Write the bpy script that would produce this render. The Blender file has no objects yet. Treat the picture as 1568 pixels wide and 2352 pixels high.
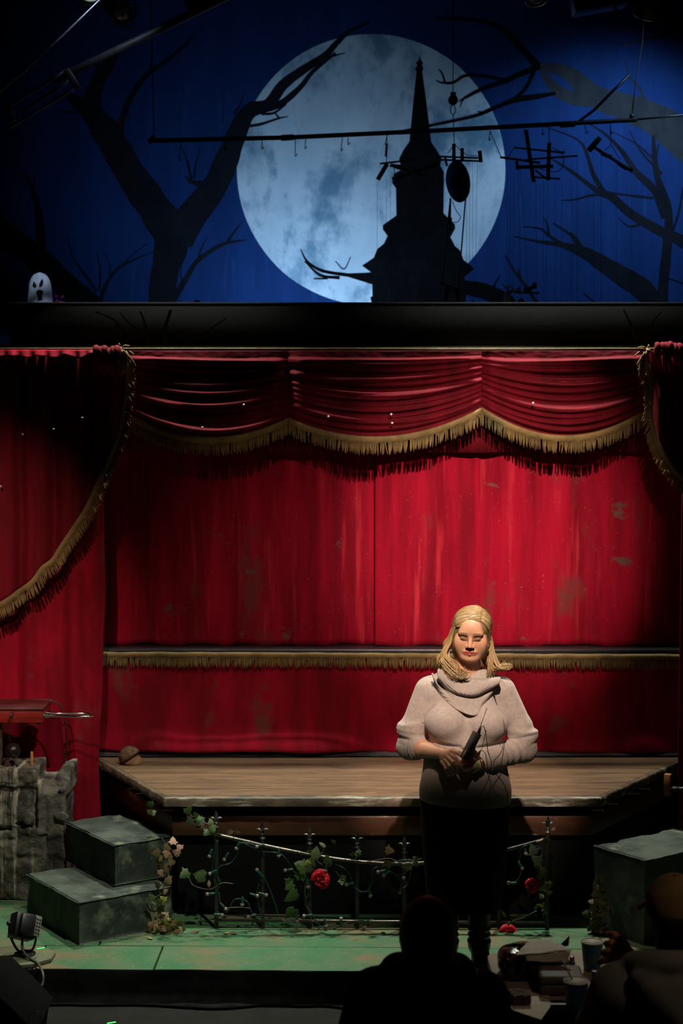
import bpy, bmesh, math, random
import numpy as np
from mathutils import Vector, Matrix, noise

# ------------------------------------------------------------------ camera
SC = bpy.context.scene
COL = SC.collection
FPX, CAMZ, PITCH = 3920.0, 2.58, math.atan(247 / 3920)
cam_d = bpy.data.cameras.new('camera')
cam_d.sensor_fit = 'HORIZONTAL'; cam_d.sensor_width = 24.0; cam_d.lens = 24.0 * FPX / 1568
cam_d.clip_start = .1; cam_d.clip_end = 60
cam_d.dof.use_dof = True; cam_d.dof.focus_distance = 7.75; cam_d.dof.aperture_fstop = 3.2
cam = bpy.data.objects.new('camera', cam_d)
cam.location = (0, 0, CAMZ); cam.rotation_euler = (math.pi / 2 - PITCH, 0, 0)
COL.objects.link(cam); SC.camera = cam

# ------------------------------------------------------------------ world, exposure, lights
W = bpy.data.worlds.new('theatre_dark'); SC.world = W; W.use_nodes = True
W.node_tree.nodes['Background'].inputs[0].default_value = (.0030, .0026, .0024, 1)
W.node_tree.nodes['Background'].inputs[1].default_value = .8
SC.view_settings.view_transform = 'Standard'; SC.view_settings.look = 'None'
SC.view_settings.gamma = 1; SC.view_settings.exposure = 0.0; SC.view_settings.use_curve_mapping = False

def spot(name, loc, aim, watt, color, deg, blend=.5, radius=.06):
    d = bpy.data.lights.new(name, 'SPOT'); d.energy = watt; d.color = color
    d.spot_size = math.radians(deg); d.spot_blend = blend; d.shadow_soft_size = radius
    o = bpy.data.objects.new(name, d); o.location = loc
    o.rotation_euler = (Vector(aim) - Vector(loc)).to_track_quat('-Z', 'Y').to_euler()
    COL.objects.link(o); return o
def area(name, loc, aim, watt, color, sx, sy):
    d = bpy.data.lights.new(name, 'AREA'); d.shape = 'RECTANGLE'; d.size = sx; d.size_y = sy
    d.energy = watt; d.color = color
    o = bpy.data.objects.new(name, d); o.location = loc
    o.rotation_euler = (Vector(aim) - Vector(loc)).to_track_quat('-Z', 'Y').to_euler()
    COL.objects.link(o); return o

# front-of-house warm lamp, a tight pool on the speaker's upper body
spot('speaker_spot_light', (.42, 4.15, 4.75), (.58, 7.68, 1.55), 1450, (1, .81, .62), 12.6, .6, .05)
# front-of-house lamp on the main curtain (passes above her head)
spot('curtain_spot_light', (.95, 3.4, 5.3), (.80, 9.56, 1.84), 3000, (1, .78, .60), 17, 1.0, .05)
# broad wash over curtain, ledge and platform
spot('curtain_wash_light', (-.1, 3.2, 5.3), (.15, 9.5, 1.15), 640, (1, .78, .60), 24, 1.0, .05)
# front-of-house lamp, on the left proscenium curtain
spot('left_curtain_light', (-1.9, 3.4, 5.0), (-2.12, 9.2, 1.38), 1300, (1, .70, .52), 19, 1.0, .05)
# overhead working lights hung over the bridge rail, for platform, steps and stage boards
spot('overhead_light_left', (-1.05, 9.375, 4.7), (-1.0, 8.45, 0), 560, (.95, 1.0, .84), 66, .9, .10)
spot('overhead_light_right', (1.15, 9.375, 4.7), (1.1, 8.45, 0), 720, (.95, 1.0, .84), 78, .9, .10)
# cross light from the left wing over floor and steps
spot('side_floor_light', (.25, 6.2, 4.3), (-1.2, 8.4, .35), 420, (.95, 1.0, .78), 40, 1.0, .06)
# dim warm fill added to lift the cafe table and visitors, no visible source
spot('audience_fill_light', (2.3, 3.3, 4.4), (1.25, 5.7, .65), 48, (1, .74, .50), 34, 1.0, .15)
# blue-white lamp over the left of the bridge
spot('bridge_lamp', (-.55, 7.0, 5.5), (-1.76, 10.2, 3.42), 330, (.58, .74, 1.0), 15, .9, .05)
# blue-white lamps of the backdrop, standing behind the bridge and hung at its right
spot('backdrop_lamp_middle', (-.12, 10.95, 2.99), (-.08, 12, 3.55), 76, (.46, .69, 1.0), 118, 1, .12)
spot('backdrop_lamp_left', (-1.15, 10.6, 3.02), (-1.05, 12, 3.72), 30, (.44, .68, 1.0), 92, 1, .12)
spot('backdrop_lamp_right', (2.25, 10.75, 5.0), (1.85, 12, 3.95), 140, (.45, .68, 1.0), 92, 1, .12)

# ------------------------------------------------------------------ helpers
rng = random.Random(7)
cP, sP = math.cos(PITCH), math.sin(PITCH)
def ray(px, py):
    a, b = (px - 784) / FPX, -(py - 1176) / FPX
    return Vector((a, cP + b * sP, -sP + b * cP))
def at(px, py, Y):
    r = ray(px, py); return Vector((0, 0, CAMZ)) + r * (Y / r.y)
def atz(px, py, z):
    r = ray(px, py); return Vector((0, 0, CAMZ)) + r * ((z - CAMZ) / r.z)
def sc(Y): return FPX / Y          # pixels per metre at a depth

def wloc(o):
    v = Vector((0, 0, 0))
    while o is not None:
        v = v + o.location; o = o.parent
    return v
def thing(name, label, cat, loc=(0, 0, 0), group=None, kind=None):
    o = bpy.data.objects.new(name, None); COL.objects.link(o); o.location = loc
    o.empty_display_size = .05
    tag(o, label, cat, group, kind); return o
def tag(o, label=None, cat=None, group=None, kind=None):
    if label: o['label'] = label
    if cat: o['category'] = cat
    if group: o['group'] = group
    if kind: o['kind'] = kind
    return o
def add(name, vf, m, parent=None, smooth=True, sharp=None, origin=None):
    """one mesh object from world-space vertices and faces"""
    V, F = vf[0], vf[1]
    off = wloc(parent) if parent is not None else Vector((0, 0, 0))
    o_at = Vector(origin) if origin is not None else (off if parent is not None else None)
    if o_at is None:
        a = np.asarray([tuple(v) for v in V], dtype=float)
        o_at = Vector(((a[:, 0].min() + a[:, 0].max()) / 2, (a[:, 1].min() + a[:, 1].max()) / 2, a[:, 2].min()))
    me = bpy.data.meshes.new(name)
    a = np.asarray([tuple(v) for v in V], dtype=float) - np.array(o_at)
    me.from_pydata(a.tolist(), [], [tuple(int(i) for i in f) for f in F])
    me.validate(); me.update()
    if smooth:
        me.polygons.foreach_set('use_smooth', [True] * len(me.polygons))
        if sharp: me.set_sharp_from_angle(angle=math.radians(sharp))
    if isinstance(m, (list, tuple)):
        for x in m: me.materials.append(x)
    else: me.materials.append(m)
    o = bpy.data.objects.new(name, me); COL.objects.link(o)
    if parent is not None: o.parent = parent
    o.location = o_at - off
    return o
def share(name, me, parent, mat4):
    o = bpy.data.objects.new(name, me); COL.objects.link(o); o.parent = parent
    o.matrix_local = mat4; return o
def join(*vfs):
    V, F = [], []
    for v, f in vfs:
        n = len(V); V.extend(v); F.extend([tuple(i + n for i in q) for q in f])
    return V, F
def xf(vf, mat4): return [mat4 @ Vector(v) for v in vf[0]], vf[1]
def TR(loc=(0, 0, 0), rot=(0, 0, 0), scl=(1, 1, 1)):
    from mathutils import Euler
    return Matrix.LocRotScale(Vector(loc), Euler(rot), Vector(scl))
def bm_out(bm):
    bm.verts.ensure_lookup_table(); bm.verts.index_update()
    r = ([v.co.copy() for v in bm.verts], [tuple(v.index for v in f.verts) for f in bm.faces]); bm.free(); return r
def box(c, s, bev=.004, seg=2, rot=(0, 0, 0)):
    bm = bmesh.new(); bmesh.ops.create_cube(bm, size=1)
    for v in bm.verts: v.co = Vector((v.co.x * s[0], v.co.y * s[1], v.co.z * s[2]))
    if bev > 0:
        bmesh.ops.bevel(bm, geom=list(bm.edges), offset=min(bev, min(s) * .45), segments=seg, affect='EDGES', profile=.5)
    return xf(bm_out(bm), TR(c, rot))
def prism(poly, axis_vec, bev=0, seg=2):
    """extrude a planar polygon (list of 3D points) along a vector"""
    bm = bmesh.new(); vs = [bm.verts.new(p) for p in poly]; f = bm.faces.new(vs)
    r = bmesh.ops.extrude_face_region(bm, geom=[f])
    for v in [g for g in r['geom'] if isinstance(g, bmesh.types.BMVert)]: v.co += Vector(axis_vec)
    bmesh.ops.recalc_face_normals(bm, faces=bm.faces)
    if bev: bmesh.ops.bevel(bm, geom=list(bm.edges), offset=bev, segments=seg, affect='EDGES', profile=.5)
    return bm_out(bm)
def tube(pts, r, n=8, cap=True, flat=1.0):
    pts = [Vector(p) for p in pts]; N = len(pts)
    rs = list(r) if hasattr(r, '__len__') else [r] * N
    V, F = [], []; up = None
    for i, p in enumerate(pts):
        t = (pts[min(i + 1, N - 1)] - pts[max(i - 1, 0)])
        if t.length < 1e-9: t = Vector((0, 0, 1))
        t.normalize()
        if up is None:
            up = t.orthogonal().normalized()
        up = (up - t * up.dot(t))
        up = up.normalized() if up.length > 1e-6 else t.orthogonal().normalized()
        b = t.cross(up)
        for k in range(n):
            a = 2 * math.pi * k / n
            V.append(p + (up * math.cos(a) + b * math.sin(a) * flat) * rs[i])
    for i in range(N - 1):
        for k in range(n):
            F.append((i * n + k, i * n + (k + 1) % n, (i + 1) * n + (k + 1) % n, (i + 1) * n + k))
    if cap:
        F.append(tuple(range(n - 1, -1, -1))); F.append(tuple((N - 1) * n + k for k in range(n)))
    return V, F
def spline(pts, m=8):
    """Catmull-Rom through points"""
    P = [Vector(p) for p in pts]
    if len(P) < 3:
        return [P[0].lerp(P[-1], i / m) for i in range(m + 1)]
    Q = [P[0] * 2 - P[1]] + P + [P[-1] * 2 - P[-2]]; out = []
    for i in range(1, len(Q) - 2):
        a, b, c, d = Q[i - 1], Q[i], Q[i + 1], Q[i + 2]
        for k in range(m):
            t = k / m
            out.append(.5 * ((2 * b) + (c - a) * t + (2 * a - 5 * b + 4 * c - d) * t * t + (3 * b - a - 3 * c + d) * t ** 3))
    out.append(P[-1]); return out
def lathe(prof, n=24, c=(0, 0, 0)):
    """profile of (radius, z), turned about z"""
    V, F = [], []
    for r, z in prof:
        for k in range(n):
            a = 2 * math.pi * k / n; V.append(Vector((c[0] + r * math.cos(a), c[1] + r * math.sin(a), c[2] + z)))
    for i in range(len(prof) - 1):
        for k in range(n):
            F.append((i * n + k, i * n + (k + 1) % n, (i + 1) * n + (k + 1) % n, (i + 1) * n + k))
    F.append(tuple(range(n - 1, -1, -1))); F.append(tuple((len(prof) - 1) * n + k for k in range(n)))
    return V, F
def ball(c, r, n=16, m=10, s=(1, 1, 1)):
    prof = [(max(math.sin(math.pi * i / m), 1e-4) * r, -math.cos(math.pi * i / m) * r) for i in range(m + 1)]
    V, F = lathe(prof, n); return [Vector((v.x * s[0] + c[0], v.y * s[1] + c[1], v.z * s[2] + c[2])) for v in V], F
def grid(fn, nu, nv):
    V = [fn(i / nu, j / nv) for j in range(nv + 1) for i in range(nu + 1)]; F = []
    for j in range(nv):
        for i in range(nu):
            a = j * (nu + 1) + i; F.append((a, a + 1, a + nu + 2, a + nu + 1))
    return V, F
def solid(o, t):
    m = o.modifiers.new('thickness', 'SOLIDIFY'); m.thickness = t; m.offset = 0; return o
def nz(x, y=0., z=0.): return noise.noise(Vector((x, y, z)))
def sstep(a, b, x):
    t = min(1, max(0, (x - a) / (b - a))); return t * t * (3 - 2 * t)

# ------------------------------------------------------------------ materials
def mat(name, c, c2=None, scale=6, band=(.4, .62), stretch=(1, 1, 1), detail=6, rough=.6, metal=0., bump=0., bscale=60,
        bstretch=(1, 1, 1), spots=(), sheen=0., spec=.5, emit=None, estr=0., rand=0., trans=0., sss=0., wave=None, coat=0., attr=None, bdist=.004):
    m = bpy.data.materials.new(name); m.use_nodes = True
    nt = m.node_tree; N, L = nt.nodes, nt.links; P = N['Principled BSDF']
    tc = N.new('ShaderNodeTexCoord')
    def mapped(st):
        mp = N.new('ShaderNodeMapping'); mp.inputs['Scale'].default_value = st
        L.new(tc.outputs['Object'], mp.inputs['Vector']); return mp.outputs[0]
    def noi(s, st, det=detail):
        n = N.new('ShaderNodeTexNoise'); n.inputs['Scale'].default_value = s; n.inputs['Detail'].default_value = det
        n.inputs['Roughness'].default_value = .62
        L.new(mapped(st), n.inputs['Vector']); return n.outputs[0]
    def ramp(sock, lo, hi):
        r = N.new('ShaderNodeMapRange'); r.interpolation_type = 'SMOOTHSTEP'
        r.inputs[1].default_value = lo; r.inputs[2].default_value = hi; L.new(sock, r.inputs[0]); return r.outputs[0]
    def mix(fac, a, b):
        x = N.new('ShaderNodeMix'); x.data_type = 'RGBA'
        if isinstance(fac, float): x.inputs[0].default_value = fac
        else: L.new(fac, x.inputs[0])
        for s, v in ((x.inputs[6], a), (x.inputs[7], b)):
            if isinstance(v, (tuple, list)): s.default_value = (*v[:3], 1)
            else: L.new(v, s)
        return x.outputs[2]
    col = tuple(c)
    if attr:
        at_ = N.new('ShaderNodeAttribute'); at_.attribute_name = attr; col = at_.outputs['Color']
    if c2 is not None:
        col = mix(ramp(noi(scale, stretch), *band), col, tuple(c2))
    for (sc_, s_, lo, hi, st) in spots:
        col = mix(ramp(noi(s_, st, 8), lo, hi), col, tuple(sc_))
    if rand:
        oi = N.new('ShaderNodeObjectInfo'); mr = N.new('ShaderNodeMapRange')
        mr.inputs[3].default_value = 1 - rand; mr.inputs[4].default_value = 1 + rand; L.new(oi.outputs['Random'], mr.inputs[0])
        vm = N.new('ShaderNodeVectorMath'); vm.operation = 'SCALE'
        if isinstance(col, tuple): vm.inputs[0].default_value = col[:3]
        else: L.new(col, vm.inputs[0])
        L.new(mr.outputs[0], vm.inputs['Scale']); col = vm.outputs[0]
    if isinstance(col, tuple): P.inputs['Base Color'].default_value = (*col[:3], 1)
    else: L.new(col, P.inputs['Base Color'])
    P.inputs['Roughness'].default_value = rough; P.inputs['Metallic'].default_value = metal
    P.inputs['Specular IOR Level'].default_value = spec
    if sheen:
        P.inputs['Sheen Weight'].default_value = sheen; P.inputs['Sheen Roughness'].default_value = .4
        P.inputs['Sheen Tint'].default_value = (*[min(1, x * 2.2 + .02) for x in c[:3]], 1)
    if trans: P.inputs['Transmission Weight'].default_value = trans
    if coat: P.inputs['Coat Weight'].default_value = coat
    if sss:
        P.inputs['Subsurface Weight'].default_value = sss; P.inputs['Subsurface Radius'].default_value = (.012, .005, .003); P.inputs['Subsurface Scale'].default_value = .6
    if emit is not None:
        P.inputs['Emission Color'].default_value = (*emit, 1); P.inputs['Emission Strength'].default_value = estr
    h = None
    if wave:
        w = N.new('ShaderNodeTexWave'); w.wave_type = 'BANDS'; w.bands_direction = wave[0]; w.inputs['Scale'].default_value = wave[1]
        w.inputs['Distortion'].default_value = wave[2]; w.inputs['Detail'].default_value = 1
        L.new(tc.outputs['Object'], w.inputs['Vector']); h = w.outputs[1]
        b0 = N.new('ShaderNodeBump'); b0.inputs['Strength'].default_value = wave[3]; b0.inputs['Distance'].default_value = .004
        L.new(h, b0.inputs['Height']); L.new(b0.outputs[0], P.inputs['Normal'])
    if bump:
        b = N.new('ShaderNodeBump'); b.inputs['Strength'].default_value = bump; b.inputs['Distance'].default_value = bdist
        L.new(noi(bscale, bstretch, 5), b.inputs['Height'])
        if wave: L.new(b0.outputs[0], b.inputs['Normal'])
        L.new(b.outputs[0], P.inputs['Normal'])
    return m

STAIN = (.10, .055, .045)
MAT = dict(
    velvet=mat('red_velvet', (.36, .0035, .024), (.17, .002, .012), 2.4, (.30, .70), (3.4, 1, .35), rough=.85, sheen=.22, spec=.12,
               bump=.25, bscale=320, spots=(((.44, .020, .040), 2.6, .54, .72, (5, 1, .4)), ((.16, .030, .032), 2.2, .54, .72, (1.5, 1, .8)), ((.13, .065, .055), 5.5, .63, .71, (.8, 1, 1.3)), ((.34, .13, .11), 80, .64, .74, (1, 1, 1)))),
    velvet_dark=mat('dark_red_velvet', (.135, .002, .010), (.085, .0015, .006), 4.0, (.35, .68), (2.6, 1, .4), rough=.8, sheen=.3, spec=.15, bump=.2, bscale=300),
    velvet_dusty=mat('dusty_red_velvet', (.30, .004, .020), (.16, .004, .011), 3.4, (.32, .66), (2, 1, .5), rough=.88, sheen=.2, spec=.1, bump=.25, bscale=320,
                     spots=(((.13, .035, .030), 3.0, .56, .72, (1.2, 1, 1)), ((.27, .13, .10), 75, .69, .77, (1, 1, 1)))),
    gold=mat('gold_fringe', (.255, .170, .070), (.145, .098, .040), 9, (.35, .7), rough=.72, sheen=.15, spec=.25, bump=.4, bscale=420, spots=(((.10, .10, .05), 3, .58, .75, (1, 1, 1)),)),
    black_cloth=mat('black_cloth', (.008, .008, .009), (.014, .013, .013), 8, rough=.95, spec=.05, bump=.3, bscale=200),
    grey_hem=mat('grey_lining', (.055, .05, .055), (.03, .027, .03), 8, rough=.9, spec=.1),
    black_paint=mat('black_paint', (.004, .004, .005), (.0065, .006, .0075), 4, rough=.8, spec=.12, bump=.1, bscale=40),
    rail=mat('worn_black_rail', (.02, .02, .026), (.05, .05, .06), 14, (.55, .75), (.3, 1, 1), rough=.35, spec=.5, bump=.15, bscale=60),
    plank=mat('worn_brown_planks', (.150, .082, .045), (.085, .046, .026), 5, (.35, .68), (.8, 5, 5), rough=.62, spec=.3, rand=.10, bump=.2, bscale=28, bstretch=(.6, 8, 8),
              spots=(((.30, .215, .14), 12, .62, .80, (.5, 2.2, 3)), ((.055, .034, .022), 2.6, .60, .74, (.6, 2, 2)))),
    nosing=mat('chipped_painted_edge', (.13, .085, .05), (.05, .036, .026), 7, (.38, .62), (.7, 1, 1), rough=.55, bump=.6, bscale=22, bstretch=(.6, 2, 3),
               spots=(((.36, .34, .26), 5, .55, .66, (.5, 3, 3)), ((.02, .016, .014), 9, .60, .7, (1, 1, 1)))),
    beam=mat('red_brown_beam', (.090, .033, .017), (.045, .017, .010), 4, (.35, .7), (.6, 3, 3), rough=.42, spec=.4, bump=.3, bscale=30, bstretch=(.5, 4, 6),
             spots=(((.30, .20, .13), 11, .62, .74, (.8, 1.4, 1.4)),)),
    green_floor=mat('worn_green_floor_paint', (.036, .128, .054), (.074, .130, .066), 5, (.35, .65), rough=.66, spec=.3, bump=.35, bscale=70, rand=.06,
                    spots=(((.155, .110, .060), 2.4, .47, .64, (.8, 1.4, 1)), ((.055, .15, .07), 6, .58, .70, (1, 1, 1)), ((.20, .23, .14), 60, .60, .70, (1, 1, 1)), ((.03, .055, .04), 30, .62, .72, (.5, 1.5, 1)))),
    step=mat('grey_green_scenic_paint', (.085, .100, .082), (.026, .032, .030), 3.4, (.32, .62), rough=.7, spec=.25, bump=.6, bscale=20,
             spots=(((.20, .22, .155), 4.2, .55, .70, (1, 1, .8)), ((.014, .018, .019), 3.1, .58, .70, (1, 1, .5)), ((.26, .25, .20), 60, .67, .75, (1, 1, 1)))),
    stone=mat('carved_stone_paint', (.150, .125, .108), (.040, .034, .032), 6, (.38, .60), rough=.85, spec=.2, bump=1.0, bscale=34, bdist=.012,
              spots=(((.40, .34, .28), 4, .58, .68, (4, 1, .12)), ((.22, .19, .16), 9, .55, .68, (1, 1, 1)), ((.085, .095, .05), 4, .58, .70, (1, 1, 1)), ((.05, .027, .015), 3, .60, .73, (1.2, 1, .4)))),
    iron=mat('dark_iron', (.05, .048, .045), (.08, .066, .058), 18, (.5, .75), rough=.45, metal=.6, bump=.15, bscale=60),
    pipe=mat('grey_steel_pipe', (.15, .122, .11), (.07, .057, .05), 14, (.4, .7), rough=.33, metal=.85, bump=.08, bscale=50),
    auditorium=mat('dark_auditorium_floor', (.009, .0095, .008), (.015, .015, .0125), 5, (.35, .7), rough=.85, spec=.15, bump=.3, bscale=60, spots=(((.12, .12, .09), 55, .73, .78, (1, 1, 1)),)),
    wall=mat('black_wall', (.006, .006, .007), rough=.9, spec=.05),
)
# ================================================================== SETTING
def poly_slab(name, pts, z0, z1, m, parent=None, bev=.0, kind='structure'):
    o = add(name, prism([Vector((p[0], p[1], z0)) for p in pts], (0, 0, z1 - z0), bev), m, parent, smooth=bool(bev), sharp=40)
    if parent is None and kind: o['kind'] = kind
    return o
AUD = -.15                                            # auditorium floor level
o = poly_slab('floor', [(-4, -1.5), (4.6, -1.5), (4.6, 12.9), (-4, 12.9)], AUD - .1, AUD, MAT['auditorium'])
o['label'] = 'dark auditorium floor strewn with bits of litter'
for nm, pts in (('wall_left', [(-4.1, -1.5), (-4, -1.5), (-4, 12.9), (-4.1, 12.9)]), ('wall_right', [(4.6, -1.5), (4.7, -1.5), (4.7, 12.9), (4.6, 12.9)]),
                ('wall_back', [(-4.1, 12.9), (4.7, 12.9), (4.7, 13), (-4.1, 13)])):
    w = poly_slab(nm, pts, AUD - .1, 7, MAT['wall']); w['label'] = 'black painted theatre wall behind the stage' if nm == 'wall_back' else 'black painted theatre side wall'
w = poly_slab('ceiling', [(-4.1, -1.5), (4.7, -1.5), (4.7, 13), (-4.1, 13)], 7, 7.1, MAT['wall']); w['label'] = 'black theatre ceiling above the lamps'

# ---- green stage floor of painted boards, on a black-draped riser
TILT = math.radians(-1.3)
stage = thing('floor_stage', 'low stage floor of worn green painted boards', None, (0, 8.4, 0), kind='structure')
def rotp(x, y):
    return Vector((x * math.cos(TILT) - (y - 7.64) * math.sin(TILT), 7.64 + x * math.sin(TILT) + (y - 7.64) * math.cos(TILT), 0))
rows = [(7.64, 7.985), (7.985, 8.33), (8.33, 8.75), (8.75, 9.35)]
cuts = [[-2.6, -1.42, -.86, .92, 2.7], [-2.6, -1.17, .40, 1.55, 2.7], [-2.6, -.9, .95, 2.7], [-2.6, -.4, 1.2, 2.7]]
for (y0, y1), cs in zip(rows, cuts):
    for a, b in zip(cs, cs[1:]):
        g = .0042
        V, F = prism([rotp(a + g, y0 + g), rotp(b - g, y0 + g), rotp(b - g, y1 - g), rotp(a + g, y1 - g)], (0, 0, .02), .003, 1)
        dz = rng.uniform(-.0015, .001)
        add('board', ([v + Vector((0, 0, -.02 + dz)) for v in V], F), MAT['green_floor'], stage, sharp=40)
add('riser', prism([rotp(-2.6, 7.68) + Vector((0, 0, AUD)), rotp(2.7, 7.68) + Vector((0, 0, AUD)), rotp(2.7, 9.4) + Vector((0, 0, AUD)), rotp(-2.6, 9.4) + Vector((0, 0, AUD))],
    (0, 0, -AUD - .024)), MAT['black_paint'], stage, smooth=False)
# black drape hung round the front of the stage, pooling on the floor
def drape(u, v):
    x = -2.6 + 5.3 * u; p = rotp(x, 7.645)
    fold = .018 * math.sin(x * 17 + 2 * math.sin(x * 4)) * v + .012 * nz(x * 6, v * 2)
    z = .002 - v * .150 + .004 * nz(x * 5) ; out = 0
    if v > .8:
        k = (v - .8) / .2; out = k * (.05 + .05 * (nz(x * 2.3) + .5)); z = AUD + .004 + .026 * abs(nz(x * 5, 3)) * (1 - k) + .006
    return Vector((p.x, p.y - .004 - fold * .6 - out - .008, z))
o = add('stage_drape', grid(drape, 260, 14), MAT['black_cloth'], origin=(0, 7.6, AUD)); solid(o, .004)
tag(o, 'black cloth drape hanging from the front edge of the green stage', 'drape')

# ---- raised wooden platform with chamfered sides
ZP = .62; YF, YB = 8.42, 9.40
FL, FR = -.885, 1.291; BL, BR = -1.372, 1.93
plat = thing('wooden_platform', 'raised platform of worn brown planks with angled sides, behind the low fence', 'platform', (.25, 8.9, 0))
def edge_x(y):
    t = (y - YF) / (YB - YF); return FL + (BL - FL) * t, FR + (BR - FR) * t
ys = [8.42, 8.62, 8.755, 8.985, 9.095, 9.40]
for y0, y1 in zip(ys, ys[1:]):
    g = .0036; a0, b0 = edge_x(y0); a1, b1 = edge_x(y1)
    first = y0 == ys[0]
    yy0 = y0 + (.052 if first else g); c0, d0 = edge_x(yy0)
    add('plank', prism([Vector((c0 + .028, yy0, ZP - .03)), Vector((d0 - .028, yy0, ZP - .03)), Vector((b1 - .028, y1 - g, ZP - .03)), Vector((a1 + .028, y1 - g, ZP - .03))], (0, 0, .03 + rng.uniform(-.001, .001)), .002, 1), MAT['plank'], plat, sharp=40)
# chipped nosing boards along the three open edges
def nosing(p, q, nrm, n=60):
    p, q, nrm = Vector(p), Vector(q), Vector(nrm)
    prof = [(-.05, 0), (-.004, .0005), (.0, -.004), (.0, -.046), (-.05, -.046)]
    V, F = [], []
    for i in range(n + 1):
        t = i / n; c = p.lerp(q, t)
        w = .004 * nz(c.x * 14, c.y * 14) + .003 * nz(c.x * 41, c.y * 37); dz = .002 * nz(c.x * 20, 5 + c.y * 9) - .002
        for k, (a, b) in enumerate(prof):
            V.append(c + nrm * (a + (w if k in (1, 2, 3) else 0)) + Vector((0, 0, ZP + b + (dz if k in (0, 1, 2) else 0))))
    m = len(prof)
    for i in range(n):
        for k in range(m):
            F.append((i * m + k, (i + 1) * m + k, (i + 1) * m + (k + 1) % m, i * m + (k + 1) % m))
    F += [tuple(range(m)), tuple(n * m + k for k in range(m - 1, -1, -1))]
    return V, F
add('nosing', nosing((FL, YF, 0), (FR, YF, 0), (0, -1, 0), 130), MAT['nosing'], plat, sharp=50)
dl = Vector((BL - FL, YB - YF, 0)).normalized(); nl = Vector((-dl.y, dl.x, 0)); dr = Vector((BR - FR, YB - YF, 0)).normalized(); nr = Vector((dr.y, -dr.x, 0))
add('nosing', nosing((FL, YF, 0), (BL, YB, 0), nl), MAT['nosing'], plat, sharp=50)
add('nosing', nosing((FR, YF, 0), (BR, YB, 0), nr), MAT['nosing'], plat, sharp=50)
def inset(d): # platform outline moved inwards
    k = d * .62
    return [Vector((FL + k, YF + d, 0)), Vector((FR - k, YF + d, 0)), Vector((BR - d * 1.2, YB, 0)), Vector((BL + d * 1.2, YB, 0))]
def skirt_part(name, d, z0, z1, m, bev=0):
    return add(name, prism([p + Vector((0, 0, z0)) for p in inset(d)], (0, 0, z1 - z0), bev), m, plat, smooth=bool(bev), sharp=40)
skirt_part('top_frame', .11, .50, ZP - .045, MAT['black_paint'])
skirt_part('beam', .055, .412, .512, MAT['beam'], .006)
skirt_part('black_base', .09, 0, .42, MAT['black_paint'])
# little wooden cleat with a pipe handle, clamped to the right edge
cl = thing('wooden_clamp_block', 'small bright orange wooden block clamped on the right platform edge with a rod', 'block', at(1531, 1830, 9.0))
pc = at(1533, 1802, 8.98)
add('block', box(pc, (.036, .03, .115), .004, rot=(0, 0, -.5)), mat('orange_wood', (.42, .155, .055), (.34, .115, .04), 10, stretch=(4, 4, .6), rough=.5), cl, sharp=40)
add('rod', tube([pc + Vector((.012, -.012, -.02)), pc + Vector((.07, -.03, -.018)), pc + Vector((.16, -.05, .02)), pc + Vector((.30, -.08, .055))], [.013, .012, .008, .008], 10), MAT['iron'], cl)
add('ferrule', tube([pc + Vector((.010, -.012, -.021)), pc + Vector((.055, -.027, -.019))], .0145, 12), mat('black_rubber', (.01, .01, .01), rough=.6), cl)

# ================================================================== CURTAINS
def fringe(path, down, length, seed, spacing=.0075, header=.022, front=(0, -1, 0), gaps=.04, swing=None):
    """gold header band and separate twisted cords under it; path = list of points along the top edge"""
    r = random.Random(seed); P = [Vector(p) for p in path]; fr = Vector(front)
    L = [0]
    for a, b in zip(P, P[1:]): L.append(L[-1] + (b - a).length)
    def pt(s):
        for i in range(len(P) - 1):
            if s <= L[i + 1] or i == len(P) - 2:
                t = (s - L[i]) / max(L[i + 1] - L[i], 1e-6); return P[i].lerp(P[i + 1], min(max(t, 0), 1)), (P[i + 1] - P[i]).normalized()
    head_pts = [pt(L[-1] * i / max(2, int(L[-1] / .02))) for i in range(max(2, int(L[-1] / .02)) + 1)]
    V, F = [], []
    dn = Vector(down)
    def dvec(t, s):
        d = swing(s / L[-1], t) if swing else dn
        return Vector(d).normalized()
    # header: closed band profile
    prof = [(0, 0), (.007, .003), (.009, .011), (.007, header), (0, header)]
    m = len(prof)
    for i, (p, t) in enumerate(head_pts):
        d = dvec(t, L[-1] * i / (len(head_pts) - 1)); wob = .002 * nz(p.x * 30, p.z * 30, seed)
        for a, b in prof: V.append(p + fr * (a + wob) + d * b)
    for i in range(len(head_pts) - 1):
        for k in range(m - 1): F.append((i * m + k, i * m + k + 1, (i + 1) * m + k + 1, (i + 1) * m + k))
    H = (V, F)
    CV, CF = [], []; s = spacing * .5
    while s < L[-1]:
        p, t = pt(s); d = dvec(t, s)
        ln = length * r.uniform(.9, 1.06) * (.55 if r.random() < gaps * .4 else 1)
        if r.random() > gaps * .5:
            lean = t * r.gauss(0, .05) + fr * r.uniform(-.02, .06); w = spacing * r.uniform(.42, .54); n0 = len(CV)
            for i in range(5):
                f = i / 4; c = p + d * (header * .7 + (ln - header * .7) * f) + lean * ln * f * f + fr * (.004 + .002 * math.sin(i * 2 + s * 90))
                ww = w * (1 + .12 * (-1) ** i) * (1 if i < 4 else .75)
                CV += [c - t * ww, c + fr * ww * 1.1, c + t * ww, c - fr * ww * .6]
            for i in range(4):
                for k in range(4): CF.append((n0 + i * 4 + k, n0 + i * 4 + (k + 1) % 4, n0 + i * 4 + 4 + (k + 1) % 4, n0 + i * 4 + 4 + k))
            CF.append((n0 + 16, n0 + 17, n0 + 18, n0 + 19))
        s += spacing * r.uniform(.92, 1.08)
    return H, (CV, CF)
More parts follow.
